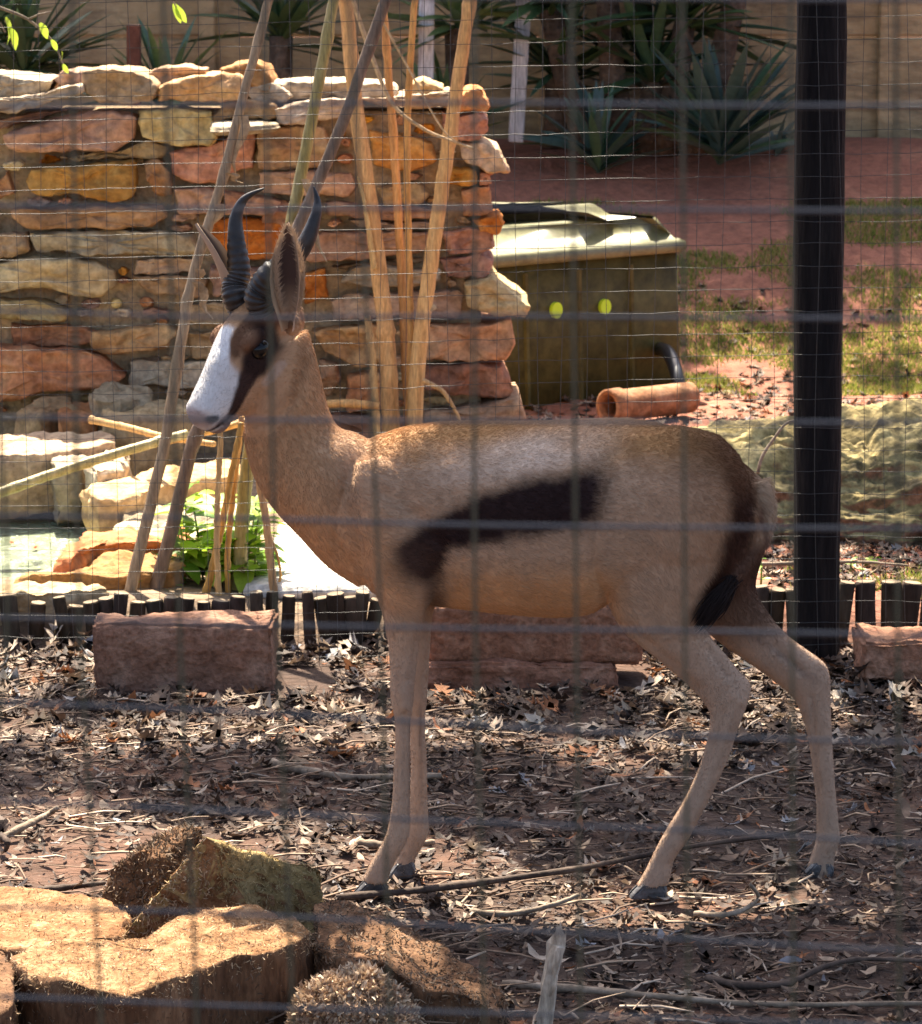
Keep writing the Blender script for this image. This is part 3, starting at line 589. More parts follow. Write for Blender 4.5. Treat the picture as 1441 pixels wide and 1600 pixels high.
cane([(613,700),(606,560),(598,470),(580,330),(556,160),(540,0),(534,-50)], YBk, 30, 20, cane_tan, 'thickest split dry cane of the clump before the stone wall', .2, 9)
cane([(640,700),(632,520),(622,330),(610,150),(598,0),(594,-50)], YBk + .03, 15, 11, cane_tan, 'slender straight dry cane in the clump before the stone wall', .24, 10)
cane([(640,700),(642,520),(637,330),(638,160),(648,0),(652,-50)], YBk - .02, 12, 10, cane_tan, 'upright orange dry cane in the middle of the clump', .2, 11)
cane([(648,700),(652,580),(668,450),(690,300),(708,180),(735,0),(742,-50)], YBk - .05, 27, 19, cane_tan, 'stout bamboo with green node rings leaning right over the wall end', .19, 12, [(.3, .05, .5, .8)])
cane([(590,690),(582,560),(574,494)], YBk - .06, 13, 10, cane_tan, 'snapped short cane stub beside the dry clump', .12, 13)
cane([(585,420),(574,340),(560,276)], YBk - .03, 11, 3, cane_tan, 'split yellow cane point against the stone wall', .3, 14)
cane([(505,632),(540,630),(592,634)], YBk - .1, 13, 13, cane_tan, 'horizontal dry cane stump lying at the foot of the wall', .12, 15)
cane([(660,594),(690,610),(708,635),(724,668)], YBk - .1, 9, 4, cane_tan, 'frayed bent cane splinter arching down to the right of the clump', .3, 16)
twig([(545,-20),(575,70),(612,160),(660,200),(700,218),(740,232)], YBk - .12, 8, strip_m, 'dead_twig', 'thin dead twig drooping across the canes at the top of the stone wall', 'twig', 5)
twig([(590,20),(640,110),(690,200),(722,226)], YBk - .14, 4, strip_m, 'dead_twig', 'hair-thin dead twig behind the slender canes', 'twig', 5)
cane([(-60,796),(0,770),(120,728),(240,692),(292,678)], (8.1, 8.3), 17, 15, cane_green, 'yellow-green fallen cane lying across the pond', .2, 17)
cane([(143,656),(200,668),(255,682),(335,694)], (8.75, 8.3), 12, 9, cane_tan, 'orange split cane lying on the pond stones', .15, 18)
cane([(262,690),(320,676),(395,656)], (8.3, 8.5), 10, 12, cane_tan, 'dry cane lying behind the upright canes, below the muzzle', .15, 19)
# ------------------------------------------------------------------ weeds
weed_m = vcol_mat('weed_leaf', .45, .35, .15, 30, 0, .45)
def blade_leaf(L, wd, bend, n=5, fold=.25):
    V, Fc = [], []
    for i in range(n + 1):
        t = i / n; w_ = wd * math.sin(math.pi * min(1, .08 + t * .92)) ** .8; x = L * t; z = bend * t * t * L
        V += [(x, w_, z + fold * w_), (x, 0, z), (x, -w_, z + fold * w_)]
    for i in range(n): Fc += [(3 * i, 3 * i + 1, 3 * i + 4, 3 * i + 3), (3 * i + 1, 3 * i + 2, 3 * i + 5, 3 * i + 4)]
    return V, Fc
WL = []
for i, c_ in enumerate([(.20, .34, .02), (.28, .44, .03), (.36, .48, .05), (.13, .26, .02)]):
    V, Fc = blade_leaf(1, .24, -.35); me = mesh('leaf', V, Fc); paint(me, np.tile(c_, (len(V), 1))); me.materials.append(weed_m); WL.append(me)
stem_m = mottled('weed_stem', (.10, .16, .03), (.18, .24, .05))
def weed(px, stems, label, seed, Y=7.62, Ls=(.06, .11)):
    rnd = random.Random(seed); b0 = at_y(px[0], px[1], Y); b0.z = gz(b0.x, Y); rt = thing('weed', label, 'plant', b0)
    for k in range(stems):
        top = at_y(rnd.uniform(px[2], px[3]), rnd.uniform(px[4], px[5]), Y + rnd.uniform(-.06, .08)); st = Vector((top.x + (b0.x - top.x) * rnd.uniform(.1, .5), top.y, b0.z))
        P = [st - b0, (st * .5 + top * .5) - b0 + Vector((rnd.uniform(-.01, .01), 0, 0)), top - b0]; ob('stem', mesh('stem', *tube(P, [.003, .0025, .0015], 5)), stem_m, rt)
        nl = max(4, int((top.z - st.z) / .017))
        for i in range(nl):
            t = (i + 1) / nl; p = (st - b0).lerp(top - b0, t); o = ob('leaf', rnd.choice(WL), None, rt); o.location = p; s_ = rnd.uniform(*Ls) * (1.15 - .35 * t); o.scale = (s_, s_, s_)
            o.rotation_euler = (rnd.uniform(-.4, .4), rnd.uniform(-.7, .2), i * 2.4 + rnd.uniform(-.5, .5))
weed((330, 935, 272, 412, 768, 890), 26, 'bright green leafy weed growing between the canes', 5)
weed((212, 935, 180, 240, 885, 905), 3, 'small green weed at the foot of the two leaning canes', 6)
weed((1192, 905, 1185, 1200, 872, 880), 1, 'tiny green seedling behind the stakes near the springbok rump', 7, 7.5, (.02, .03))
weed((1345, 890, 1320, 1370, 870, 876), 3, 'low green weed at the foot of the boulder', 8, 7.75, (.02, .03))
# ------------------------------------------------------------------ fence post and far fence
pole_m = mottled('creosote_pole', (.004, .0035, .004), (.009, .0075, .0075), (.024, .019, .017), 6, .85, .008, 30, .12, 0, (3, 3, .35))
YP = 7.16; pts = [(1276,1050),(1276,980),(1277,860),(1277,740),(1278,600),(1279,480),(1280,350),(1281,240),(1282,150),(1284,60),(1284,0),(1284,-160)]
wd = [74, 73, 74, 74, 75, 76, 79, 78, 78, 77, 76, 76]; V, Fc = [], []; n = 20
P = [at_y(x, y, YP) for x, y in pts]; P[0].z = -.03
for i, p in enumerate(P):
    r_ = wd[i] * 7.25 / F / 2
    for k in range(n):
        th = 2 * math.pi * k / n; q = r_ * (1 + .04 * fbm((math.cos(th) * 1.2, math.sin(th) * 1.2, p.z * 3), 1, 2)); V.append(p + Vector((q * math.cos(th), q * math.sin(th), 0)))
for i in range(len(P) - 1):
    for k in range(n): Fc.append((i * n + k, i * n + (k + 1) % n, (i + 1) * n + (k + 1) % n, (i + 1) * n + k))
Fc.append(tuple((len(P) - 1) * n + k for k in range(n)))
solo('fence_post', mesh('fence_post', V, Fc), pole_m, 'thick black creosoted fence post behind the springbok rump', 'post')
wire_m = N('galvanised_wire'); wire_m.color((.06, .06, .058)); wire_m.b.inputs['Metallic'].default_value = .25; wire_m.rough(.5); wire_m.b.inputs['Specular IOR Level'].default_value = .2
YF = 7.09
ff = thing('wire_fence', 'fine square-mesh wire fence stretched on the black post behind the springbok', 'fence', (0, YF, 0))
def fwire(P, r_, n=5):
    o = ob('wire', mesh('wire', *tube(P, r_, n, False)), wire_m.m, ff); o.location = -ff.location
sp = .0508; x = -1.35; i = 0
while x < 1.5:
    ph = i * 1.7; zb = .0
    fwire([(x + .006 * math.sin(ph + z * 5) + .02 * (1.7 - z) * (1 if x > .6 else .2), YF + .012 * math.sin(z * 3 + x * 2), z) for z in np.linspace(.0, 1.78, 14)], .00065); x += sp; i += 1
z = .03; i = 0
while z < 1.78:
    sag = lambda x_: .014 * math.sin(x_ * 2.2 + z * 1.2) + (.035 * max(0, x_ + .1) ** 1.3 if z > .55 else .02 * max(0, x_ - .3))
    fwire([(x_, YF - .0016 + .012 * math.sin(z * 3 + x_ * 2), z + sag(x_) * .8 + random.gauss(0, .0012)) for x_ in np.linspace(-1.4, 1.55, 59)], .00065); z += sp; i += 1
# ------------------------------------------------------------------ near fence
nf_m = N('fence_wire'); nf_m.color((.075, .08, .085)); nf_m.b.inputs['Metallic'].default_value = .3; nf_m.rough(.5)
nf_v = N('fence_wire_weathered'); nf_v.color((.055, .058, .035)); nf_v.rough(.6)
YN = 1.57; fl = -.0
nf = thing('wire_fence', 'open welded wire mesh across the view in front of the springbok', 'fence', (0, YN, .9))
def nwire(px, mat, r_=.00105):
    P = catmull([at_y(x, y, YN) for x, y in px], 8 * len(px)); o = ob('wire', mesh('wire', *tube(P, r_, 8, False)), mat, nf); o.location = -nf.location
tops = [-48, 112, 255, 412, 540, 590, 742, 893, 1066, 1236, 1400, 1562]
VX = [(-60,12,-40),(112,122,158),(255,278,308),(412,430,458),(545,592,610),(742,742,757),(893,900,908),(1066,1070,1076),(1236,1238,1240),(1400,1403,1406),(1565,1566,1568)]
for (a_, b_, c_) in VX: nwire([(a_ + (a_ - b_) * .3, -300), (a_, 0), ((a_ + b_) / 2, 400), (b_, 900), ((b_ + c_) / 2, 1250), (c_, 1600), (c_ + (c_ - b_) * .3, 1900), (c_ + (c_ - b_) * .3, 2700), (c_ + (c_ - b_) * .3, 4200)], nf_v.m)
HYs = [(0, 0, 0, 0, 0)]
for ys in [(-8,-6,-4,-2,0),(166,164,160,164,165),(322,326,325,328,330),(486,496,494,496,498),(652,656,658,660,660),(806,810,820,824,826),(965,975,982,986,992),(1098,1112,1132,1150,1160),(1252,1268,1284,1298,1318),(1418,1428,1448,1468,1486),(1558,1572,1582,1592,1604)]:
    nwire([(-300, ys[0]), (0, ys[0]), (360, ys[1]), (720, ys[2]), (1080, ys[3]), (1441, ys[4]), (1750, ys[4])], nf_m.m)
for ys in list(range(1720, 4200, 160)) + [-330, -170]: nwire([(-300, ys), (360, ys + 8), (1080, ys + 14), (1750, ys + 18)], nf_m.m)
# ------------------------------------------------------------------ green box, pipe, hose
box_m = mottled('green_plastic', (.065, .052, .014), (.095, .077, .022), None, 3, .6, .001, 20, .15)
FR = at_y(1064, 620, 11.0); FR.z = 0; er = Vector((.77, .634, 0)).normalized(); inn = Vector((-er.y, er.x, 0)); BW, BD = 1.02, .72; zb, zr = .03, .575
bx = thing('pump_box', 'olive-green plastic utility box with a raised lid beside the stone wall', 'box', FR + Vector((0, 0, zb)))
def ring(off, z, r_=.03, n=4):
    """rounded rectangle footprint pushed outward by off"""
    pts = []
    for (cx, cy, a0) in ((-r_, r_, -90), (-r_, BD - r_, 0), (-BW + r_, BD - r_, 90), (-BW + r_, r_, 180)):
        for k in range(n + 1):
            a = R(a0 + 90 * k / n); pts.append((cx + (r_ + off) * math.cos(a), cy + (r_ + off) * math.sin(a)))
    return [er * x + inn * y + Vector((0, 0, z - zb)) for x, y in pts]
def rings(L, capb=True):
    n = len(L[0]); V = [v for r_ in L for v in r_]; Fc = [(i * n + k, i * n + (k + 1) % n, (i + 1) * n + (k + 1) % n, (i + 1) * n + k) for i in range(len(L) - 1) for k in range(n)]
    Fc.append(tuple((len(L) - 1) * n + k for k in range(n))); 
    if capb: Fc.append(tuple(range(n - 1, -1, -1)))
    return V, Fc
ob('body', mesh('body', *rings([ring(.015, zb), ring(-.008, zr)])), box_m, bx)
lid_m = mottled('green_lid', (.12, .115, .05), (.17, .16, .075), None, 3, .4, .001, 20, .4)
lid = ob('lid', mesh('lid', *rings([ring(-.006, zr - .004), ring(.018, zr), ring(.026, zr + .012), ring(.022, zr + .035), ring(.004, zr + .044), ring(-.012, zr + .044), ring(-.105, zr + .112), ring(-.118, zr + .118)]), ), lid_m, bx)
V, Fc = rings([ring(-.17, zr + .112), ring(-.28, zr + .150), ring(-.30, zr + .152)]); V = [v - er * .10 + inn * .04 for v in V]; ob('raised_panel', mesh('raised_panel', V, Fc), lid_m, lid)
for px_ in (822, 905, 986):
    d = ray(px_, 500); t = (FR - Vector((0, 0, CH))); k = (er.x * 1.0); # intersect the pixel column with the front face line
    s_ = (d.x * FR.y - d.y * FR.x) / (d.y * er.x - d.x * er.y); V = []
    for z, o_ in ((zb + .01, .016), (zr - .03, -.004)):
        for dx, dn in ((-.011, .0), (-.006, .009), (.006, .009), (.011, .0)): V.append(er * (s_ + dx) - inn * (o_ + dn - .002) + Vector((0, 0, z - zb)))
    ob('rib', mesh('rib', V, [(0, 1, 5, 4), (1, 2, 6, 5), (2, 3, 7, 6)], False), box_m, bx)
lime = N('lime_disc'); lime.color((.50, .72, .03)); lime.rough(.5)  # bright lime colour stands in for sun glowing through holes in the box
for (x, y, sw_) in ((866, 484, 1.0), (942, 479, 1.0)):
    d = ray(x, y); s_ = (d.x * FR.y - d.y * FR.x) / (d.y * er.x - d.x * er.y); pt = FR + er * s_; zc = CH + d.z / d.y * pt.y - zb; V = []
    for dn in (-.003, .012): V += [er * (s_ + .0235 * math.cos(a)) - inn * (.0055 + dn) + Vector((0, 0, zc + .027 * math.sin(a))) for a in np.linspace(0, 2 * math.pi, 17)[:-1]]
    ob('hole_glow_disc', mesh('hole_glow_disc', V, [tuple(range(16, 32))] + [(k, (k + 1) % 16, 16 + (k + 1) % 16, 16 + k) for k in range(16)], False), lime.m, bx)
clay = mottled('clay_pipe', (.16, .065, .03), (.28, .125, .055), (.38, .21, .12), 14, .85, .004, 50)
pa = at_z(950, 636, .145); pdir = Vector((.78, .62, 0)).normalized(); L = .36; V, Fc = [], []
prof = [(.0, .042), (.0, .058), (.05, .060), (.055, .053), (.34, .052), (.36, .052), (.36, .042), (.03, .042)]; n = 20; up = Vector((0, 0, 1)); sd = pdir.cross(up)
for (l, r_) in prof:
    for k in range(n): th = 2 * math.pi * k / n; V.append(pa + pdir * l + sd * (r_ * math.cos(th)) + up * (r_ * math.sin(th)))
m = len(prof)
for i in range(m):
    for k in range(n): Fc.append((i * n + k, i * n + (k + 1) % n, ((i + 1) % m) * n + (k + 1) % n, ((i + 1) % m) * n + k))
solo('clay_pipe', mesh('clay_pipe', V, Fc), clay, 'short open-ended clay pipe lying in front of the green box', 'pipe')
hose_m = N('black_hose'); hose_m.color((.018, .02, .026)); hose_m.rough(.35); hose_m.b.inputs['Specular IOR Level'].default_value = .5
hpts = [at_y(1030, 545, 10.95), at_y(1045, 552, 10.78), at_y(1058, 585, 10.65), at_y(1063, 625, 10.6), at_y(1062, 650, 10.6)]
solo('hose', mesh('hose', *tube(catmull(hpts, 20), .0235, 12)), hose_m.m, 'black bent hose coming out of the green box', 'hose')
# ------------------------------------------------------------------ precast wall, posts, planks, yuccas
YR = 13.75
pm = N('precast'); co = pm.coord(); na = pm.noise(3, 8, .65, co, .6); nb = pm.noise(30, 6, .6, co)
st = pm.n('Mapping'); st.inputs['Scale'].default_value = (2.2, 2.2, 7); pm.link(co, st.inputs[0]); ns = pm.noise(1.6, 6, .7, st.outputs[0])
cc = pm.mix(pm.ramp(ns, [(.42, (0,) * 3), (.68, (.8,) * 3)]), pm.ramp(na, [(.3, (.34, .24, .12)), (.6, (.50, .37, .20)), (.8, (.56, .44, .26))]), (.10, .075, .05))
pm.color(cc); pm.rough(.92); bk = pm.n('TexBrick'); bk.inputs['Scale'].default_value = 9; bk.inputs['Mortar Size'].default_value = .03; mpb = pm.n('Mapping'); mpb.inputs['Rotation'].default_value = (math.pi / 2, 0, 0); pm.link(co, mpb.inputs[0]); pm.link(mpb.outputs[0], bk.inputs['Vector'])
b1 = pm.bump(bk.outputs['Fac'], -.006, .6); pm.bump(nb, .006, 1, b1)
pw = thing('precast_wall', 'sand-coloured precast concrete panel wall closing the yard behind the yuccas', 'wall', (0, YR, .7))
pxs = [-735, -205, 325, 855, 1385, 1915, 2445]; zj = [zat(700, 172, YR), zat(700, 58, YR)]; dz = zj[1] - zj[0]
def boxm(x0, x1, y0, y1, z0, z1, bev=.006):
    bm = bmesh.new(); bmesh.ops.create_cube(bm, size=1)
    for v in bm.verts: v.co = Vector((x0 + (v.co.x + .5) * (x1 - x0), y0 + (v.co.y + .5) * (y1 - y0), z0 + (v.co.z + .5) * (z1 - z0)))
    bmesh.ops.bevel(bm, geom=bm.edges[:], offset=bev, segments=2, affect='EDGES'); me = bpy.data.meshes.new('box'); bm.to_mesh(me); bm.free(); return me
wx = [at_y(x, 100, YR).x for x in pxs]
for i in range(len(wx)):
    me = boxm(wx[i] - .035, wx[i] + .035, YR - .03, YR + .09, .6, zj[0] + dz * 5 + .05); me.name = 'post'; o = ob('post', me, pm.m, pw); o.location = -pw.location
    if i == len(wx) - 1: break
    for k in range(-1, 5):
        off = .007 * math.sin(i * 3.1 + k * 2.3); me = boxm(wx[i] + .02, wx[i + 1] - .02, YR + .012 + off, YR + .06 + off, zj[0] + dz * k + .0005, zj[0] + dz * (k + 1) - .0005, .012); me.name = 'panel'; o = ob('panel', me, pm.m, pw); o.location = -pw.location
plank_m = mottled('white_plank', (.36, .35, .36), (.52, .51, .52), (.62, .60, .58), 8, .75, .003, 40, .2, 0, (4, 4, .5))
def plank(a, b, Y, wpx, mat, name, label, cat, th=.03):
    A, Bq = at_y(a[0], a[1], Y), at_y(b[0], b[1], Y); ax = (Bq - A).normalized(); sd = Vector((ax.z, 0, -ax.x)); h = wpx * Y / F / 2; V = []
    for p in (A, A.lerp(Bq, .5), Bq):
        for s1, s2 in ((-1, -1), (1, -1), (1, 1), (-1, 1)): V.append(p + sd * (h * s1) + Vector((0, th * s2 / 2, 0)))
    Fc = [(0, 3, 2, 1), (8, 9, 10, 11)] + [(i * 4 + k, i * 4 + (k + 1) % 4, i * 4 + 4 + (k + 1) % 4, i * 4 + 4 + k) for i in range(2) for k in range(4)]
    me = mesh(name, V, Fc, False); bm = bmesh.new(); bm.from_mesh(me); bmesh.ops.recalc_face_normals(bm, faces=bm.faces); bmesh.ops.bevel(bm, geom=bm.edges[:], offset=.004, segments=1, affect='EDGES'); bm.to_mesh(me); bm.free()
    return solo(name, me, mat, label, cat)
plank((806, 222), (823, -80), 13.2, 24, plank_m, 'plank', 'weathered white plank leaning by the dark yucca clump', 'plank')
plank((664, 240), (668, -80), 13.0, 24, plank_m, 'plank', 'bluish white plank standing behind the top of the dry canes', 'plank')
plank((210, 190), (209, 38), 12.6, 21, mottled('rusty_post', (.06, .028, .02), (.11, .05, .035), None, 10, .8, .004), 'steel_post', 'short rusty brown post behind the stone wall', 'post', .05)
yuc_m = vcol_mat('yucca_leaf', .38, .5, .2, 20, 0, .15)
YLm = []
for c_ in [(.045, .085, .03), (.06, .11, .055), (.055, .09, .07), (.10, .15, .05), (.035, .065, .03)]:
    V, Fc = blade_leaf(1, .040, -.10, 5, .5); me = mesh('leaf', V, Fc); paint(me, np.tile(c_, (len(V), 1))); me.materials.append(yuc_m); YLm.append(me)
trunk_m = mottled('yucca_trunk', (.05, .035, .025), (.10, .07, .05), (.16, .12, .085), 12, .95, .015, 40)
def yucca(px, py, Y, heads, label, seed, tone, ground=None):
    rnd = random.Random(seed); b0 = at_y(px, py, Y); b0.z = gz(b0.x, Y); rt = thing('yucca', label, 'yucca', b0, 'yuccas along the back wall')
    for (dx, dz_, nl, Ls) in heads:
        if dz_ > .12: ob('trunk', mesh('trunk', *tube([(dx * .5, 0, 0), (dx * .8, 0, dz_ * .5), (dx, 0, dz_)], [.07, .055, .05], 9, True, .15, seed)), trunk_m, rt)
        for i in range(nl):
            o = ob('leaf', YLm[rnd.choice(tone)], None, rt); el = rnd.uniform(-.25, 1.45) if dz_ > .2 else rnd.uniform(.15, 1.45); L = Ls * rnd.uniform(.7, 1.1); o.location = (dx, 0, dz_ + rnd.uniform(-.05, .05)); o.scale = (L, L * rnd.uniform(.8, 1.3) * .6 / max(.35, Ls), L)
            o.rotation_euler = (rnd.uniform(-.5, .5), -el, rnd.uniform(0, 6.28))
yucca(1000, 218, 13.25, [(-.15, .75, 60, .66), (.18, .55, 55, .66), (.42, .8, 60, .6), (-.38, .6, 50, .6), (.05, .3, 55, .5)], 'tall dark multi-headed yucca clump against the panel wall', 1, (0, 1, 4))
yucca(935, 218, 12.95, [(0, .06, 40, .36)], 'low blue-green yucca rosette at the left foot of the dark clump', 2, (1, 2))
yucca(1125, 218, 12.95, [(0, .1, 70, .5)], 'large spiky grey-green yucca rosette at the right foot of the dark clump', 3, (1, 2, 2))
yucca(1213, 218, 13.2, [(0, .02, 14, .18)], 'small blue-grey yucca seedling beside the fence post', 4, (2,))
yucca(715, 218, 13.1, [(0, .55, 60, .42), (-.05, .12, 24, .35)], 'light green striped yucca behind the wall end and the white plank', 5, (3, 1, 3))
yucca(262, 218, 12.9, [(0, .28, 32, .40)], 'green yucca showing over the stone wall beside the rusty post', 6, (1, 3, 1))
yucca(40, 218, 13.0, [(0, .4, 55, .5), (-.25, .5, 40, .5)], 'dark yucca over the pale coping at the far end of the stone wall', 7, (0, 4, 1))
yucca(440, 218, 13.2, [(0, .5, 45, .5)], 'shadowed yucca behind the canes and the stone coping', 8, (0, 4))
yucca(870, 218, 13.35, [(0, .3, 40, .45)], 'dark yucca between the white plank and the tall clump', 9, (0, 4, 1))
# twig with lime leaves hanging in at the top left
tb = [(-60,-10),(0,12),(40,28),(70,52),(86,70),(95,92),(104,112)]; rt = thing('hanging_twig', 'thin twig with lime leaves hanging in over the stone wall', 'twig', at_y(0, 12, 9.0))
o = ob('stem', mesh('stem', *tube(catmull([at_y(x, y, 9.0) for x, y in tb], 24), [.006 - .0002 * i for i in range(24)], 6)), bark_pale, rt); o.location = -rt.location
o = ob('stem', mesh('stem', *tube([at_y(45,30,9.0), at_y(62,22,9.0), at_y(80,18,8.98)], [.004, .003, .002], 5)), bark_pale, rt); o.location = -rt.location
o = ob('stem', mesh('stem', *tube([at_y(-60,-60,9.0), at_y(120,-70,9.0), at_y(255,-50,8.98), at_y(268,-4,8.97), at_y(276,12,8.97)], [.006, .005, .004, .003, .002], 5)), bark_pale, rt); o.location = -rt.location
for (x, y, s_, rz) in ((8,28,.085,1.0),(14,44,.07,.6),(62,36,.05,.2),(80,62,.035,.1),(96,80,.03,1.2),(98,100,.03,-.4),(270,6,.06,.3),(276,10,.05,-.5)):
    o = ob('leaf', WL[2], None, rt); o.location = at_y(x, y, 8.97) - rt.location; o.scale = (s_,) * 3; o.rotation_euler = (1.2, 1.0, rz)
# ------------------------------------------------------------------ the springbok
Y0 = 5.37
def B(x, y, dy=0.0): return at_y(x, y, Y0 + dy)
def loft(st, n=20, e=2.2):
    """stations (x1,y1,x2,y2,halfwidth,dy): silhouette edges in the animal's side plane + lateral half width"""
    V, Fc = [], []
    for (x1, y1, x2, y2, hw, dy) in st:
        p, q = B(x1, y1, dy), B(x2, y2, dy); c = (p + q) / 2; a = (p - q) / 2
        for k in range(n):
            th = 2 * math.pi * k / n; cs, sn = math.cos(th), math.sin(th)
            V.append(c + a * (math.copysign(abs(cs) ** (2 / e), cs)) + Vector((0, -1, 0)) * (hw * math.copysign(abs(sn) ** (2 / e), sn)))
    m = len(st)
    for i in range(m - 1):
        for k in range(n): Fc.append((i * n + k, i * n + (k + 1) % n, (i + 1) * n + (k + 1) % n, (i + 1) * n + k))
    Fc.append(tuple(range(n - 1, -1, -1))); Fc.append(tuple((m - 1) * n + k for k in range(n)))
    return V, Fc
def refine(st, k=4):
    P = [np.array(s, float) for s in st]; out = []; n = len(P) - 1
    for i in range(n * k + 1):
        t = i / k; j = min(int(t), n - 1); t -= j
        a, b, c, d = P[max(j - 1, 0)], P[j], P[j + 1], P[min(j + 2, n)]
        out.append(tuple(.5 * ((2 * b) + (c - a) * t + (2 * a - 5 * b + 4 * c - d) * t * t + (3 * b - a - 3 * c + d) * t ** 3)))
    return out
def blob(x, y, dy, rx, rz, ry, rot=0):
    c = B(x, y, dy); V, Fc = [], []; n, m = 16, 9
    for i in range(1, m):
        ph = math.pi * i / m
        for k in range(n):
            th = 2 * math.pi * k / n
            px, pz, py = rx * math.sin(ph) * math.cos(th), rz * math.cos(ph), ry * math.sin(ph) * math.sin(th)
            V.append(c + Vector((px * math.cos(rot) - pz * math.sin(rot), py, px * math.sin(rot) + pz * math.cos(rot))))
    for i in range(m - 2):
        for k in range(n): Fc.append((i * n + k, i * n + (k + 1) % n, (i + 1) * n + (k + 1) % n, (i + 1) * n + k))
    Fc.append(tuple(range(n - 1, -1, -1))); Fc.append(tuple((m - 2) * n + k for k in range(n)))
    return V, Fc
NE, FA = -.062, .062        # near and far legs
torso = [(548,735,548,850,.05,0),(572,692,575,915,.095,0),(600,679,605,930,.108,0),(640,667,645,938,.118,0),(690,661,695,945,.132,0),(750,660,750,951,.148,0),(810,661,810,957,.156,0),
         (870,659,870,960,.157,0),(920,657,920,955,.150,0),(970,656,960,935,.138,0),(1030,663,1010,930,.134,0),(1085,682,1070,930,.132,0),(1130,705,1120,915,.122,0),
         (1165,728,1150,890,.10,0),(1192,757,1175,860,.07,0),(1204,790,1190,830,.035,0)]
neck = [(478,515,400,560,.042,-.015),(490,548,392,610,.052,-.012),(500,590,382,660,.058,-.006),(511,635,386,705,.063,0),(528,668,402,752,.070,0),(560,680,430,795,.080,0),(600,704,470,838,.088,0),(650,735,512,883,.085,0),(690,780,560,915,.075,0)]
near_hind = [(1190,800,985,760,.060,NE),(1180,850,945,830,.062,NE),(1150,905,938,885,.060,NE),(1112,945,950,940,.052,NE),(1098,972,975,985,.044,NE),(1110,995,1012,1018,.036,NE),(1132,1020,1052,1050,.029,NE),(1155,1048,1088,1084,.024,NE),
             (1174,1070,1108,1112,.0215,NE),(1168,1100,1109,1140,.0205,NE),(1153,1138,1102,1168,.0195,NE),(1140,1180,1090,1205,.0175,NE),(1112,1242,1068,1252,.0165,NE),(1088,1288,1044,1292,.0175,NE),(1076,1312,1030,1316,.0195,NE),(1055,1340,1016,1345,.018,NE),(1048,1368,1004,1368,.019,NE),(1044,1384,992,1386,.021,NE)]
far_hind = [(1190,800,1010,780,.055,FA),(1192,860,1040,880,.056,FA),(1180,915,1080,960,.046,FA),(1200,958,1120,1000,.036,FA),(1235,996,1168,1034,.029,FA),(1268,1020,1212,1066,.024,FA),(1292,1040,1240,1092,.0215,FA),(1298,1068,1250,1112,.0205,FA),(1299,1120,1261,1145,.0185,FA),
            (1302,1180,1269,1195,.0165,FA),(1306,1240,1275,1248,.0165,FA),(1311,1290,1276,1292,.0175,FA),(1313,1312,1275,1314,.019,FA),(1305,1335,1268,1336,.0175,FA),(1303,1358,1261,1357,.0185,FA),(1303,1372,1258,1370,.02,FA)]
near_fore = [(560,800,690,770,.045,-.075),(575,870,692,850,.052,-.075),(588,925,686,912,.048,-.07),(599,960,664,955,.038,-.062),(606,1000,656,1000,.031,-.06),(610,1050,650,1048,.026,-.06),(610,1085,647,1082,.024,-.06),(614,1108,645,1106,.0225,-.06),(618,1135,641,1133,.0175,-.06),(616,1190,641,1190,.0155,-.06),(613,1250,641,1250,.016,-.06),(607,1290,641,1286,.0185,-.06),
             (600,1312,637,1312,.020,-.06),(586,1336,622,1340,.0175,-.06),(574,1358,610,1362,.019,-.06),(566,1376,607,1380,.021,-.06)]
far_fore = [(600,870,690,850,.05,.07),(615,925,692,915,.045,.066),(625,960,676,955,.034,.06),(634,1010,672,1010,.028,.06),(634,1060,669,1060,.025,.06),(634,1092,667,1090,.0235,.06),(638,1130,664,1130,.0175,.06),(642,1190,667,1190,.0155,.06),(640,1250,668,1250,.016,.06),(635,1288,670,1288,.0185,.06),(630,1310,668,1308,.0195,.06),(622,1330,652,1336,.017,.06),(614,1350,645,1352,.0185,.06),(610,1364,645,1366,.02,.06)]
pieces = [loft(refine(torso), 28, 2.15), loft(refine(neck), 22, 2.1), loft(refine(near_hind), 18, 2.1), loft(refine(far_hind), 18, 2.1), loft(refine(near_fore), 16, 2.1), loft(refine(far_fore), 16, 2.1),
          blob(1060,790,-.07,.125,.14,.075,R(-12)), blob(1060,790,.07,.125,.14,.075,R(-12)),       # haunches
          blob(615,820,-.075,.062,.13,.052,R(22)), blob(615,820,.075,.062,.13,.052,R(22)),          # shoulders
          blob(640,895,-.085,.05,.05,.03,0), blob(1000,720,-.07,.05,.05,.04,R(-20)), blob(456,506,-.060,.015,.022,.015)]
# head frame
HO = B(393, 473, -.02); HY, HP = R(42), R(42)
hf = Vector((-math.cos(HP) * math.cos(HY), -math.cos(HP) * math.sin(HY), -math.sin(HP)))
hl = Vector((math.sin(HY), -math.cos(HY), 0)); hu = hf.cross(hl)
if hu.z < 0: hu = -hu
def HD(s, u, l):
    s = s if s < .066 else .066 + (s - .066) * .85
    return HO + hf * s + hu * u + hl * l
head = [(-.055,-.02,-.10,.030),(-.03,-.004,-.118,.041),(0,.006,-.137,.049),(.03,.009,-.150,.053),(.06,.009,-.156,.056),(.085,.004,-.154,.053),(.11,-.003,-.147,.046),(.14,-.010,-.135,.039),(.17,-.018,-.121,.034),(.20,-.025,-.107,.0315),(.222,-.032,-.098,.0305),(.238,-.042,-.092,.026),(.246,-.056,-.084,.017)]
V, Fc = [], []; n = 24
hs = refine(head, 3)
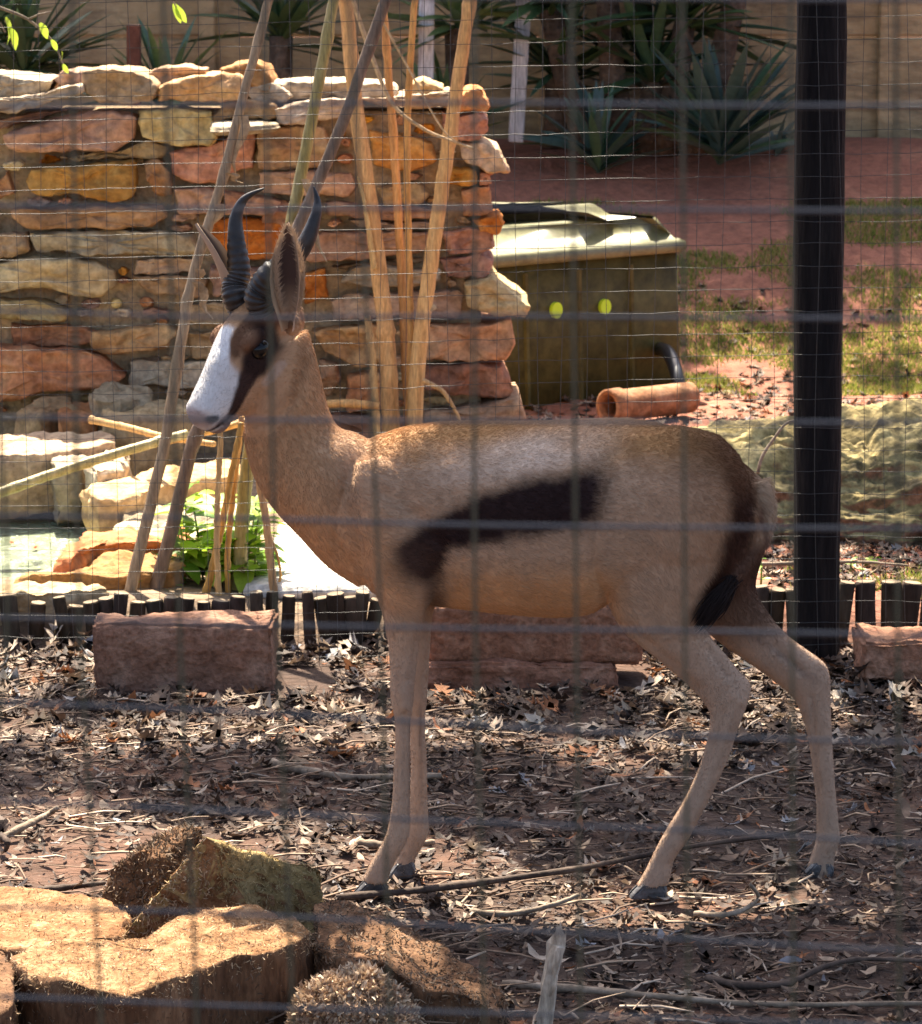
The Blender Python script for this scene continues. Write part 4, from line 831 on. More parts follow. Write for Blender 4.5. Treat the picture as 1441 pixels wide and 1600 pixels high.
for (s, tp, bt, wd) in hs:
    for k in range(n):
        th = 2 * math.pi * k / n; cs, sn = math.cos(th), math.sin(th)
        e = 2.3; uu = (tp + bt) / 2 + (tp - bt) / 2 * math.copysign(abs(cs) ** (2 / e), cs)
        ww = wd * (1.0 if cs > -.2 else 1 - .42 * min(1, (-cs - .2) / .8))          # the jaw is narrower than the brow
        V.append(HD(s, uu, ww * math.copysign(abs(sn) ** (2 / e), sn)))
for i in range(len(hs) - 1):
    for k in range(n): Fc.append((i * n + k, i * n + (k + 1) % n, (i + 1) * n + (k + 1) % n, (i + 1) * n + k))
Fc.append(tuple(range(n - 1, -1, -1))); Fc.append(tuple((len(hs) - 1) * n + k for k in range(n)))
pieces.append((V, Fc))
def hblob(s, u, l, rs, ru, rl):
    V, Fc = blob(0, 0, 0, 1, 1, 1); c = B(0, 0, 0)
    return [HD(s + (v - c).x * rs, u + (v - c).z * ru, l + (v - c).y * rl) for v in V], Fc
for sg in (-1, 1):
    pieces.append(hblob(.062, -.020, sg * .046, .026, .015, .016))      # brow over each eye
    pieces.append(hblob(.070, -.085, sg * .032, .055, .045, .022))      # cheek
    pieces.append(hblob(.222, -.052, sg * .020, .016, .014, .011))      # nostril wing
    pieces.append(hblob(.002, .000, sg * .030, .022, .020, .020))       # horn pedicle
pieces.append(hblob(.205, -.100, 0, .030, .014, .020))                 # lower lip
# tail: along the cleft of the rump
tl = catmull([B(1188, 752, -.05), B(1198, 800, -.062), B(1188, 850, -.072), B(1165, 885, -.088), B(1134, 922, -.104)], 12)
pieces.append(tube(tl, [.016, .017, .016, .015, .013, .012, .011, .010, .010, .010, .010, .009], 10))
V, Fc = join(pieces)
raw = mesh('springbok_raw', V, Fc)
tmp = bpy.data.objects.new('tmp', raw); C.objects.link(tmp)
# every piece outward-facing, then one continuous skin
bm = bmesh.new(); bm.from_mesh(raw); bmesh.ops.recalc_face_normals(bm, faces=bm.faces); bm.to_mesh(raw); bm.free()
md = tmp.modifiers.new('r', 'REMESH'); md.mode = 'VOXEL'; md.voxel_size = .0048
md = tmp.modifiers.new('s', 'SMOOTH'); md.factor = .5; md.iterations = 6
dg = bpy.context.evaluated_depsgraph_get(); body_me = bpy.data.meshes.new_from_object(tmp.evaluated_get(dg))
bpy.data.objects.remove(tmp)
body_me.polygons.foreach_set('use_smooth', [True] * len(body_me.polygons))
nv = len(body_me.vertices); BV = np.empty(nv * 3); body_me.vertices.foreach_get('co', BV); BV = BV.reshape(-1, 3)
BNm = np.empty(nv * 3); body_me.vertices.foreach_get('normal', BNm); BNm = BNm.reshape(-1, 3)
# side-plane coordinates (photo pixel units at the animal's middle plane) and head coordinates
dy_ = Y0 - .11; tz = (BV[:, 2] - CH) / dy_; vv = (SP + tz * CP) / (CP - tz * SP); tt = dy_ / (CP + vv * SP)
PX = W0 / 2 + F * BV[:, 0] / tt; PY = H0 / 2 - F * vv
def groove(P, w_, depth):
    dd = np.full(nv, 1e9)
    for (x1, y1), (x2, y2) in zip(P, P[1:]):
        ex, ey = x2 - x1, y2 - y1; t = np.clip(((PX - x1) * ex + (PY - y1) * ey) / (ex * ex + ey * ey), 0, 1); dd = np.minimum(dd, np.hypot(PX - x1 - t * ex, PY - y1 - t * ey))
    return -depth * np.exp(-(dd / w_) ** 2)
# folds, ribs, tendons: shallow grooves and ridges in the side plane
gv = np.zeros(nv)
for P_g, w_g, d_g in (([(548,735),(526,800),(520,850),(548,895)], 9, .006), ([(600,770),(652,805),(692,855),(690,910)], 12, .006), ([(580,760),(600,720)], 20, -.003), ([(955,745),(932,825),(928,885),(948,940)], 10, .008), ([(925,735),(975,700),(1040,690)], 12, .005), ([(985,680),(1010,700)], 16, -.005),
                     ([(1098,968),(1135,905)], 10, .006), ([(990,985),(1050,1040),(1092,1085)], 8, .004), ([(1112,1020),(1140,1060)], 7, .006), ([(1135,1120),(1075,1285)], 5, .0032), ([(1155,1100),(1095,1270)], 5, -.002), ([(631,1120),(632,1292)], 4, .003), ([(1225,1040),(1268,1080)], 7, .005), ([(1284,1120),(1296,1300)], 4, .003),
                     ([(474,572),(462,625),(436,658),(400,672)], 8, .004), ([(628,1088),(630,1112)], 7, -.003), ([(1150,1092),(1160,1104)], 6, -.003), ([(655,990),(640,1070)], 6, .003), ([(520,880),(600,960)], 14, .004)): gv += groove(P_g, w_g, d_g)
for k in range(6): x_ = 700 + 40 * k; gv += groove([(x_, 745), (x_ + 25, 860), (x_ + 15, 930)], 8, .0022)
gv += .0018 * np.array([noise.fractal(Vector((p[0] * 14, p[1] * 14, p[2] * 14)), 1, 2, 3) for p in BV])
BV += BNm * (gv * smooth01(.15, .5, np.abs(BNm[:, 1])))[:, None]; body_me.vertices.foreach_set('co', BV.ravel()); body_me.update(); body_me.vertices.foreach_get('normal', BNm_ := np.empty(nv * 3)); BNm = BNm_.reshape(-1, 3)
hv = BV - np.array(HO); HS = hv @ np.array(hf); HS = np.where(HS < .066, HS, .066 + (HS - .066) / .85); HU = hv @ np.array(hu); HL = hv @ np.array(hl)
nzv = np.array([noise.fractal(Vector(p) * 22, 1, 2, 3) for p in BV]); nzf = np.array([noise.noise(Vector((p[0] * 160, p[1] * 160, p[2] * 160))) for p in BV])
nzl = np.array([noise.fractal(Vector(p) * 7, 1, 2, 3) for p in BV])
def poly_dist(poly, X, Y):
    """signed distance (px) to a polygon, positive inside"""
    P = np.array(poly, float); d = np.full(len(X), 1e9); ins = np.zeros(len(X), bool)
    for (x1, y1), (x2, y2) in zip(P, np.roll(P, -1, 0)):
        ex, ey = x2 - x1, y2 - y1; t = np.clip(((X - x1) * ex + (Y - y1) * ey) / (ex * ex + ey * ey), 0, 1)
        d = np.minimum(d, np.hypot(X - x1 - t * ex, Y - y1 - t * ey))
        c = ((y1 > Y) != (y2 > Y)); ins ^= c & (X < (x2 - x1) * (Y - y1) / (y2 - y1 + 1e-12) + x1)
    return np.where(ins, d, -d)
def lay(col, m, c): return col * (1 - m[:, None]) + np.array(c) * m[:, None]
col = np.tile(np.array((.42, .275, .175)), (nv, 1))
col = lay(col, smooth01(748, 692, PY + 14 * nzv) * (PX > 500) * smooth01(520, 620, PX), (.38, .205, .085))        # golden back
col = lay(col, smooth01(850, 930, PY + 10 * nzv) * smooth01(660, 720, PX) * smooth01(1000, 930, PX), (.50, .28, .135))   # belly tan, with warm bounced light painted in
col = lay(col, smooth01(560, 480, PX + 20 * nzv) * (PY > 500), (.43, .25, .13))                                    # neck
col = lay(col, .8 * smooth01(640, 560, PX - .45 * (PY - 800)) * smooth01(760, 880, PY) * smooth01(980, 920, PY), (.50, .28, .14))
col = lay(col, .6 * smooth01(950, 1060, PY), (.35, .25, .185))                                                  # legs
col = lay(col, (.7 + .5 * nzl).clip(0, 1) * smooth01(1.0, .2, np.abs(PX - 830 + 20 * nzl) / 190) * smooth01(.9, .2, np.abs(PY - 715 + .14 * (PX - 800)) / 45), (.58, .45, .35))  # sunlit patch on the ribs, painted pale above the stripe
stripe = [(640,838),(680,806),(722,780),(780,757),(840,740),(900,730),(945,728),(948,765),(938,812),(900,822),(850,829),(800,836),(750,846),(705,858),(690,880),(684,912),(660,905),(625,880),(618,855)]
d = poly_dist(stripe, PX, PY) + 9 * nzv + 5 * nzf
col = lay(col, smooth01(-1, 1, d / (14 + 14 * smooth01(880, 945, PX)) - .1) * (np.abs(BV[:, 1] - Y0) > .02), (.024, .012, .011))
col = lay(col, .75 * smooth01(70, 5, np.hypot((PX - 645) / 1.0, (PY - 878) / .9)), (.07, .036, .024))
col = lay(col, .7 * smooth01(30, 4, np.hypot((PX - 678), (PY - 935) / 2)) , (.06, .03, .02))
col = lay(col, .45 * smooth01(1050, 1150, PX) * smooth01(690, 720, PY) * smooth01(960, 880, PY), (.26, .135, .065))
band = [(1120,690),(1150,705),(1172,730),(1180,770),(1178,820),(1168,860),(1145,905),(1120,945),(1098,972),(1090,960),(1108,920),(1130,870),(1145,820),(1145,770),(1135,730)]
d = poly_dist(band, PX, PY) + 7 * nzv + 4 * nzf
col = lay(col, smooth01(-20, 8, d), (.038, .016, .010))
col = lay(col, .85 * smooth01(1000, 1120, PX) * smooth01(800, 705, PY + .25 * (1120 - PX) + 12 * nzv), (.14, .066, .03))
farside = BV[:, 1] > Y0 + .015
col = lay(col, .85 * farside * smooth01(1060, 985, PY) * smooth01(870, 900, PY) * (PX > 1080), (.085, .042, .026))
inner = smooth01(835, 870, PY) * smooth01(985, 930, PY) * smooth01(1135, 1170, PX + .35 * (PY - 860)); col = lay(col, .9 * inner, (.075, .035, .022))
rump = poly_dist([(1184,748),(1206,762),(1240,815),(1230,858),(1200,866),(1194,820)], PX, PY) + 5 * nzv
col = lay(col, smooth01(-4, 6, rump), (.37, .265, .175))
col = lay(col, .8 * smooth01(8, 0, np.abs(PX - 1196 - 4 * np.sin(PY / 12))) * smooth01(790, 805, PY) * smooth01(870, 855, PY), (.11, .055, .04))
# fine darker creases on the hind leg insides
col = lay(col, .35 * smooth01(1160, 1180, PX) * smooth01(990, 1010, PY) * smooth01(1110, 1080, PY) * smooth01(14, 0, np.abs((PY - 1040) - .75 * (PX - 1215))), (.08, .06, .055))
# head markings, in the head's own frame
hd = smooth01(-.060, -.02, HS) * (np.abs(HL) < .12) * smooth01(-.175, -.14, HU) * (HU < .06) * smooth01(475, 435, PX - .15 * (560 - PY)) * smooth01(715, 695, PY)
al = np.abs(HL)
c2 = np.tile(np.array((.40, .245, .14)), (nv, 1))
c2 = lay(c2, smooth01(.075, .03, HS) * smooth01(-.03, -.012, HU), (.30, .17, .085))                       # forehead
c2 = lay(c2, smooth01(.115, .0, al) * 0, (.3, .17, .1))
lineu = -.046 - .52 * np.clip(HS - .115, 0, .2)                                                            # upper edge of the dark line
wlim = .0175 + .26 * np.clip(HS - .088, 0, .06)
wb = smooth01(.056, .070, HS + .004 * nzv) * smooth01(.004, -.002, al - wlim - .003 * nzv) * smooth01(-.010, .002, HU - lineu)
c2 = lay(c2, wb, (.62, .61, .60))
c2 = lay(c2, smooth01(.118, .135, HS) * smooth01(-.004, .006, HU - lineu), (.56, .54, .52))                    # pale muzzle above the line
def seg(s0, u0, s1, u1, w0, w1):
    ex, ey = s1 - s0, u1 - u0; t = np.clip(((HS - s0) * ex + (HU - u0) * ey) / (ex * ex + ey * ey), 0, 1)
    return smooth01(1.35, .7, np.hypot(HS - s0 - t * ex, HU - u0 - t * ey) / (w0 + (w1 - w0) * t) + .15 * nzv)
side = smooth01(.008, .016, al)
c2 = lay(c2, .9 * smooth01(.010, .004, np.abs(al - wlim - .010)) * smooth01(-.01, .01, HS) * smooth01(.125, .105, HS) * smooth01(-.03, -.02, HU), (.075, .036, .02))   # brown edge of the blaze
c2 = lay(c2, .8 * smooth01(-.02, .0, HS) * smooth01(.06, .04, HS) * smooth01(.020, .028, al) * smooth01(-.045, -.03, HU), (.09, .045, .027))
c2 = lay(c2, .9 * seg(.01, -.016, .078, -.020, .026, .021) * smooth01(.019, .026, al), (.12, .060, .034))
c2 = lay(c2, side * seg(.075, -.044, .130, -.064, .021, .015), (.030, .016, .014))
c2 = lay(c2, side * seg(.125, -.062, .190, -.092, .0145, .011), (.040, .022, .018))
c2 = lay(c2, side * seg(.19, -.093, .222, -.088, .008, .006), (.06, .04, .034))
c2 = lay(c2, side * seg(.046, -.038, .090, -.050, .027, .025), (.024, .013, .011))
c2 = lay(c2, .6 * side * seg(.058, -.082, .10, -.090, .006, .007) , (.44, .34, .27))                             # pale patch under the eye
c2 = lay(c2, smooth01(.228, .238, HS) * smooth01(-.088, -.066, HU) * .7, (.22, .155, .145))                  # nose pad
c2 = lay(c2, smooth01(.19, .205, HS) * smooth01(-.078, -.084, HU) * smooth01(-.094, -.090, HU) * .8, (.17, .13, .13))
c2 = lay(c2, side * .97 * smooth01(1.25, .7, np.hypot((HS - .228 - .6 * (HU + .066)) / .010, (HU + .066) / .0105)), (.008, .006, .006))   # nostril
c2 = lay(c2, smooth01(.165, .185, HS) * smooth01(.0042, .0015, np.abs(HU + .0925 - .10 * (HS - .2))) * .95, (.02, .014, .014))      # mouth
c2 = lay(c2, smooth01(.17, .2, HS) * smooth01(-.094, -.099, HU), (.20, .15, .13))
jaw = poly_dist([(468,548),(478,560),(474,590),(458,622),(436,648),(430,642),(450,612),(464,582)], PX, PY)
col = col * (1 - hd[:, None]) + c2 * hd[:, None]
col = lay(col, .35 * smooth01(-10, 6, jaw), (.20, .12, .07))  # jaw line and cheek shading painted as a soft brown streak
leg_shade = smooth01(1120, 1150, PY) * smooth01(1300, 1280, PY) * (PX < 700); col = lay(col, leg_shade * .55 * np.where(farside, smooth01(4, 0, np.abs(PX - 655)), smooth01(633, 642, PX)), (.11, .07, .05))  # crease shade between the forelegs painted as thin dark lines
col *= (1 + .10 * nzv + .07 * nzf)[:, None]
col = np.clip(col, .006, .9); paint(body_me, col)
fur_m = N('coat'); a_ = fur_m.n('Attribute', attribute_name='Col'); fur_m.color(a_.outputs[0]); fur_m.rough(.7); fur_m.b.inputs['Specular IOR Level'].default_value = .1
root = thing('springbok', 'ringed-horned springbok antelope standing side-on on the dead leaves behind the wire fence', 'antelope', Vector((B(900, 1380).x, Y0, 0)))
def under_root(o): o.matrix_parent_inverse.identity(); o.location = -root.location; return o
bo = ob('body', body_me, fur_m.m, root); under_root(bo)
# coat hairs: short strands combed along the body
me_t = body_me; me_t.calc_loop_triangles(); nt = len(me_t.loop_triangles)
TI = np.empty(nt * 3, np.int32); me_t.loop_triangles.foreach_get('vertices', TI); TI = TI.reshape(-1, 3)
A_, B_, C_ = BV[TI[:, 0]], BV[TI[:, 1]], BV[TI[:, 2]]; ar = np.linalg.norm(np.cross(B_ - A_, C_ - A_), axis=1)
NH = 190000; pick = np.random.choice(nt, NH, p=ar / ar.sum()); r1, r2 = np.random.rand(NH), np.random.rand(NH); sw = r1 + r2 > 1; r1[sw], r2[sw] = 1 - r1[sw], 1 - r2[sw]
wts = np.stack([1 - r1 - r2, r1, r2], 1)[:, :, None]; tri = TI[pick]
hp = (BV[tri] * wts).sum(1); hn = (BNm[tri] * wts).sum(1); hn /= np.linalg.norm(hn, axis=1)[:, None]; hc = (col[tri] * wts).sum(1)
hx, hy = (PX[tri] * wts[:, :, 0]).sum(1), (PY[tri] * wts[:, :, 0]).sum(1); hh = (hd[tri] * wts[:, :, 0]).sum(1)
flow = np.zeros((NH, 3)); flow[:] = (1, 0, -.30)
lg = smooth01(930, 1010, hy)[:, None]; flow = flow * (1 - lg) + np.array((.15, 0, -1)) * lg
nk = (smooth01(600, 480, hx) * smooth01(980, 900, hy))[:, None]; flow = flow * (1 - nk) + np.array((.45, 0, -1)) * nk
th_ = (smooth01(960, 1060, hx) * smooth01(720, 850, hy))[:, None] * (1 - lg); flow = flow * (1 - th_) + np.array((.45, 0, -.9)) * th_
flow = flow * (1 - hh[:, None]) + (-np.array(hf)) * hh[:, None]
flow += np.random.normal(0, .16, flow.shape)
flow -= hn * (flow * hn).sum(1)[:, None]; flow /= np.linalg.norm(flow, axis=1)[:, None] + 1e-9
ln = np.where(hh > .5, .0035, np.where(hy > 1000, .0045, .0095)) * np.random.uniform(.6, 1.3, NH)
ln = np.where((rump[tri] * wts[:, :, 0]).sum(1) > 0, ln * 1.8, ln)
p1 = hp + (flow * .8 + hn * .30) * (ln * .5)[:, None]; p2 = p1 + (flow * .95 + hn * .12) * (ln * .5)[:, None]
cu = bpy.data.hair_curves.new('coat_hair'); cu.add_curves([3] * NH)
cu.attributes['position'].data.foreach_set('vector', np.stack([hp - hn * .0008, p1, p2], 1).astype(np.float32).ravel())
ra = cu.attributes.get('radius') or cu.attributes.new('radius', 'FLOAT', 'POINT')
ra.data.foreach_set('value', np.tile(np.array([.00032, .00026, .00007], np.float32), NH))
hc = np.clip(hc * np.random.uniform(.8, 1.2, NH)[:, None], 0, .95); ca = cu.attributes.new('Col', 'FLOAT_COLOR', 'CURVE')
ca.data.foreach_set('color', np.concatenate([hc, np.ones((NH, 1))], 1).astype(np.float32).ravel())
hm = N('coat_hair'); a_ = hm.n('Attribute', attribute_name='Col'); hm.color(a_.outputs[0]); hm.rough(.65); hm.b.inputs['Specular IOR Level'].default_value = .1
ho = bpy.data.objects.new('coat_hair', cu); C.objects.link(ho); cu.materials.append(hm.m); ho.parent = root; under_root(ho)
# tail tuft: long black hairs
tip = Vector(tl[-1]); TH = 900; base = np.array(tip) + np.random.normal(0, .0045, (TH, 3)); e1 = np.array(B(1096, 974, -.110)) - np.array(tip)
L_ = np.random.uniform(.35, 1.12, (TH, 1)); sp = np.random.normal(0, .0055, (TH, 3))
cu = bpy.data.hair_curves.new('tail_tuft'); cu.add_curves([3] * TH)
cu.attributes['position'].data.foreach_set('vector', np.stack([base - e1 * .25, base + e1 * L_ * .5 + sp, base + e1 * L_ + sp * .8], 1).astype(np.float32).ravel())
ra = cu.attributes.get('radius') or cu.attributes.new('radius', 'FLOAT', 'POINT'); ra.data.foreach_set('value', np.tile(np.array([.0009, .0008, .0002], np.float32), TH))
tm = N('tail_hair'); tm.color((.016, .011, .010)); tm.rough(.7); tm.b.inputs['Specular IOR Level'].default_value = .1; o = bpy.data.objects.new('tail_tuft', cu); C.objects.link(o); cu.materials.append(tm.m); o.parent = root; under_root(o)
# horns: ringed to two thirds, smooth dark tips
horn_m = N('horn'); hz = horn_m.noise(60, 5, .6, horn_m.coord()); horn_m.color(horn_m.ramp(hz, [(.3, (.008, .007, .007)), (.7, (.026, .022, .021))])); horn_m.rough(.45); horn_m.b.inputs['Specular IOR Level'].default_value = .35; horn_m.bump(hz, .002)
def horn(pts, wid, hook):
    n = 120; P = catmull(pts, n); Wd = [x / 888 / 2 for x in interp(wid, n)]; rr = []
    for i in range(n):
        t = i / n; k = 1.0
        if t < .64:
            a = .07 * smooth01(.66, .45, t); ph = (t * 27) % 1.0; k = 1 + a * (1 - abs(2 * ph - 1.15) * 1.7)
        rr.append(max(Wd[i] * k, .0006))
    return tube(P, rr, 18)
far_h = [HD(.004,-.012,-.031), HD(.0,.012,-.031), B(368,446,.005), B(373,420,.01), B(369,375,.015), B(369,340,.02), B(382,311,.02), B(413,294,.015)]
near_h = [HD(.004,-.012,.031), HD(-.002,.012,.031), B(411,452,-.05), B(424,430,-.06), B(454,408,-.058), B(478,378,-.055), B(491,345,-.05), B(496,318,-.045), B(490,291,-.04)]
for pts, wid in ((far_h, [44, 44, 41, 36, 27, 20, 12, 2]), (near_h, [46, 46, 45, 41, 34, 26, 19, 12, 2])):
    me = mesh('horn', *horn(pts, wid, 0)); under_root(ob('horn', me, horn_m.m, root))
# ears
def ear(bs, tp, op, hwid, depth):
    bs, tp = Vector(bs), Vector(tp); ax = (tp - bs); L = ax.length; ax.normalize(); op = (Vector(op) - ax * Vector(op).dot(ax)).normalized(); sd = ax.cross(op)
    nu, nv_ = 17, 11; G = []; cols = []
    for side_ in (0, 1):
        for i in range(nu):
            t = i / (nu - 1); hw = hwid * float(np.interp(t, [0, .12, .3, .5, .7, .85, .95, 1], [.34, .50, .86, 1, .86, .56, .28, .04]))
            for j in range(nv_):
                a = (j / (nv_ - 1) - .5) * 2; cup = depth * float(np.interp(t, [0, .25, .7, 1], [1.1, 1, .55, .1]))
                p = bs + ax * (L * t) + sd * (hw * math.sin(a * 1.45) / math.sin(1.45)) + op * (cup * (a * a) + .010 * math.sin(t * 3.1))
                if side_: p -= op * (.0045 * (1 - .75 * a * a)) ; 
                G.append(p)
                rim = smooth01(.45, .95, abs(a)); q = smooth01(.1, .5, t)
                inn = np.array((.055, .034, .028)) * q + np.array((.34, .24, .16)) * (1 - q); pale = np.array((.46, .32, .20))
                c = (inn * (1 - rim) + pale * rim) if not side_ else np.array((.34, .24, .165)); cols.append(c)
    Fc = []
    for sd_ in (0, 1):
        o = sd_ * nu * nv_
        for i in range(nu - 1):
            for j in range(nv_ - 1):
                q = (o + i * nv_ + j, o + i * nv_ + j + 1, o + (i + 1) * nv_ + j + 1, o + (i + 1) * nv_ + j); Fc.append(q if sd_ == 0 else q[::-1])
    o = nu * nv_
    for i in range(nu - 1):
        for j in (0, nv_ - 1): Fc.append((i * nv_ + j, (i + 1) * nv_ + j, o + (i + 1) * nv_ + j, o + i * nv_ + j))
    me = mesh('ear', G, Fc); paint(me, np.array(cols)); return me
ears = [ear(B(456,512,-.068), B(450,347,-.095), (-.25,-1,.05), .0265, .026), ear(B(357,470,.015), B(307,349,.02), (.97,-.25,0), .022, .020)]
for me in ears: under_root(ob('ear', me, fur_m.m, root))
# pale hairs fringing the near ear and its dark inside
eb, et = np.array(B(456, 512, -.068)), np.array(B(450, 347, -.095)); EH = 1500; t_ = np.random.uniform(.12, .97, EH); sgn = np.random.choice((-1, 1), EH)
hw_ = .0265 * np.interp(t_, [0, .12, .3, .5, .7, .85, .95, 1], [.34, .50, .86, 1, .86, .56, .28, .04]); p0 = eb + (et - eb) * t_[:, None] + np.stack([sgn * hw_ * np.random.uniform(.72, 1.0, EH), -.016 + 0 * t_, 0 * t_], 1)
dr = np.stack([-sgn * np.random.uniform(-.5, .9, EH), np.random.normal(-.3, .2, EH), np.random.uniform(.4, 1, EH)], 1) * np.random.uniform(.006, .016, EH)[:, None]
cu = bpy.data.hair_curves.new('ear_hair'); cu.add_curves([3] * EH); cu.attributes['position'].data.foreach_set('vector', np.stack([p0, p0 + dr * .5, p0 + dr], 1).astype(np.float32).ravel())
ra = cu.attributes.get('radius') or cu.attributes.new('radius', 'FLOAT', 'POINT'); ra.data.foreach_set('value', np.tile(np.array([.0003, .00025, .00006], np.float32), EH))
em = N('ear_hair'); em.color((.46, .34, .23)); em.rough(.7); o = bpy.data.objects.new('ear_hair', cu); C.objects.link(o); cu.materials.append(em.m); o.parent = root; under_root(o)
eye_m = N('eye'); eye_m.color((.006, .005, .005)); eye_m.rough(.1); eye_m.b.inputs['Specular IOR Level'].default_value = .22
for sg in (-1, 1):
    V, Fc = hblob(.066, -.039, sg * .0505, .0205, .0165, .0135); under_root(ob('eye', mesh('eye', V, Fc), eye_m.m, root))
# hooves: two claws each
hoof_m = mottled('hoof', (.02, .018, .018), (.06, .056, .056), (.16, .155, .155), 30, .5, .002, 120, .4)
def hoof(x, y, dy, dirx, L, h=.030):
    c = B(x, y, dy); c.z = 0; V, Fc = [], []
    for sg in (-1, 1):
        k = len(V); prof = [(-L * .42, 0), (L * .58, 0), (L * .50, .009), (L * .18, h), (-L * .30, h * 1.15), (-L * .46, h * .5)]
        for off, sc in ((sg * .002, 1), (sg * .010, 1.0), (sg * .018, .86)):
            for (a, z) in prof: V.append(c + Vector((-dirx * a * sc, off + sg * .004 * (a / L), z * (sc if z > 0 else 1) + .001)))
        for r in range(2):
            for i in range(6): Fc.append((k + r * 6 + i, k + r * 6 + (i + 1) % 6, k + (r + 1) * 6 + (i + 1) % 6, k + (r + 1) * 6 + i))
        Fc.append(tuple(k + i for i in range(6))); Fc.append(tuple(k + 12 + i for i in range(5, -1, -1)))
    me = mesh('hoof', V, Fc, False); bm = bmesh.new(); bm.from_mesh(me); bmesh.ops.recalc_face_normals(bm, faces=bm.faces)
    bmesh.ops.bevel(bm, geom=bm.edges[:], offset=.0025, segments=2, affect='EDGES'); bm.to_mesh(me); bm.free(); return me
for (x, y, dy, L) in ((582,1386,-.06,.062), (630,1372,.06,.05), (1016,1398,NE,.066), (1280,1374,FA,.058)):
    under_root(ob('hoof', hoof(x, y, dy, 1, L), hoof_m, root))
# ------------------------------------------------------------------ palm slices in the foreground
cut_m = mottled('palm_cut', (.12, .055, .024), (.22, .118, .055), (.38, .24, .13), 26, .95, .007, 110, .1, .08)
palm_dark = mottled('palm_side', (.06, .03, .016), (.12, .062, .032), (.20, .115, .062), 12, .95, .006, 60, .15, 0, (2, 2, .5))
moss_m = mottled('mossy_palm', (.19, .13, .05), (.30, .21, .09), (.40, .30, .15), 9, .95, .004, 80, .15)
fibre_m = vcol_mat('fibre', .8, .2, .2, 40, 0, .1)
def slice_(px, zt, th, seed, tilt=(0, 0), und=1.0, n=34, rough_=.012):
    P = [at_z(x, y, zt) for x, y in px]; Q = outline(P, n, 0, seed); c = sum(Q, Vector()) / n; V, Fc = [], []
    Q = [c + (q - c) * (1 + .05 * fbm(q * 14 + Vector((seed, 0, 0)), 1, 3)) for q in Q]; R_ = [(und, -th), (1.02, -th * .6), (1.0, -th * .25), (1.0, -.012), (.975, -.001), (.85, 0), (.6, 0), (.35, 0), (.12, 0)]
    for t, z in R_:
        for q in Q:
            p = c + (q - c) * t; f = fbm(Vector((p.x * 13, p.y * 13, z * 16 + seed)), 1, 4); V.append(Vector((p.x + (.012 * f if z < -.005 else 0), p.y + (.012 * f if z < -.005 else 0), max(zt + z + rough_ * f + tilt[0] * (p.x - c.x) + tilt[1] * (p.y - c.y), -.02))))
    m = len(R_)
    for i in range(m - 1):
        for k in range(n): Fc.append((i * n + k, i * n + (k + 1) % n, (i + 1) * n + (k + 1) % n, (i + 1) * n + k))
    Fc.append(tuple((m - 1) * n + k for k in range(n))); return V, Fc, (m, n)
def fuzz(V, Fc, count, L, cols, seed, up=.4, zmin=-1, rng=None, wid=.0009):
    """fibres standing off a surface as one mesh"""
    rnd = np.random.RandomState(seed); VA = np.array([tuple(v) for v in V]); T = np.array([t for f in Fc if len(f) <= 4 for t in ([f] if len(f) == 3 else [(f[0], f[1], f[2]), (f[0], f[2], f[3])])])
    if rng: T = T[rng(VA[T].mean(1))]
    A_, B_, C_ = VA[T[:, 0]], VA[T[:, 1]], VA[T[:, 2]]; nn = np.cross(B_ - A_, C_ - A_); ar = np.linalg.norm(nn, axis=1); nn /= ar[:, None] + 1e-12
    k = rnd.choice(len(T), count, p=ar / ar.sum()); a, b = rnd.rand(count), rnd.rand(count); s = a + b > 1; a[s], b[s] = 1 - a[s], 1 - b[s]
    p = A_[k] + (B_[k] - A_[k]) * a[:, None] + (C_[k] - A_[k]) * b[:, None]; d = nn[k] * up + rnd.normal(0, .55, (count, 3)); d /= np.linalg.norm(d, axis=1)[:, None]
    l = L * rnd.uniform(.4, 1.2, count)[:, None]; sd = np.cross(d, rnd.normal(0, 1, (count, 3))); sd /= np.linalg.norm(sd, axis=1)[:, None]; mid = p + d * l * .5 + rnd.normal(0, .12, (count, 3)) * l
    VV = np.stack([p - sd * wid, p + sd * wid, mid - sd * wid * .8, mid + sd * wid * .8, p + d * l], 1).reshape(-1, 3); i = np.arange(count)[:, None] * 5
    TT = np.concatenate([i + (0, 1, 3), i + (0, 3, 2), i + (2, 3, 4)], 1).reshape(-1, 3); c = np.array(cols)[rnd.randint(len(cols), size=count)] * rnd.uniform(.75, 1.25, (count, 1))
    return fast_mesh('fibres', VV, TT, np.repeat(c, 5, 0))
FC1 = [(.40, .27, .15), (.30, .19, .10), (.50, .38, .24), (.22, .13, .07)]; FC2 = [(.10, .065, .04), (.17, .11, .07), (.24, .17, .11), (.06, .04, .026)]; FC3 = [(.36, .26, .12), (.26, .185, .08), (.44, .34, .18), (.17, .125, .055)]
def chunk(name, V, Fc, mats, idx, label, fz):
    me = roughen(mesh(name, V, Fc), .007, len(label), 26, 1) if name == 'palm_slice' else mesh(name, V, Fc); b0 = base_of(me); rt = thing(name, label, 'palm log', b0); recentre(me, b0)
    for m_ in mats: me.materials.append(m_)
    if idx is not None: me.polygons.foreach_set('material_index', np.array([idx(p) for p in me.polygons], np.int32))
    ob('wood', me, None, rt)
    for f_ in fz: o = ob('fibres', f_, fibre_m, rt, kind='stuff'); o.location = -b0
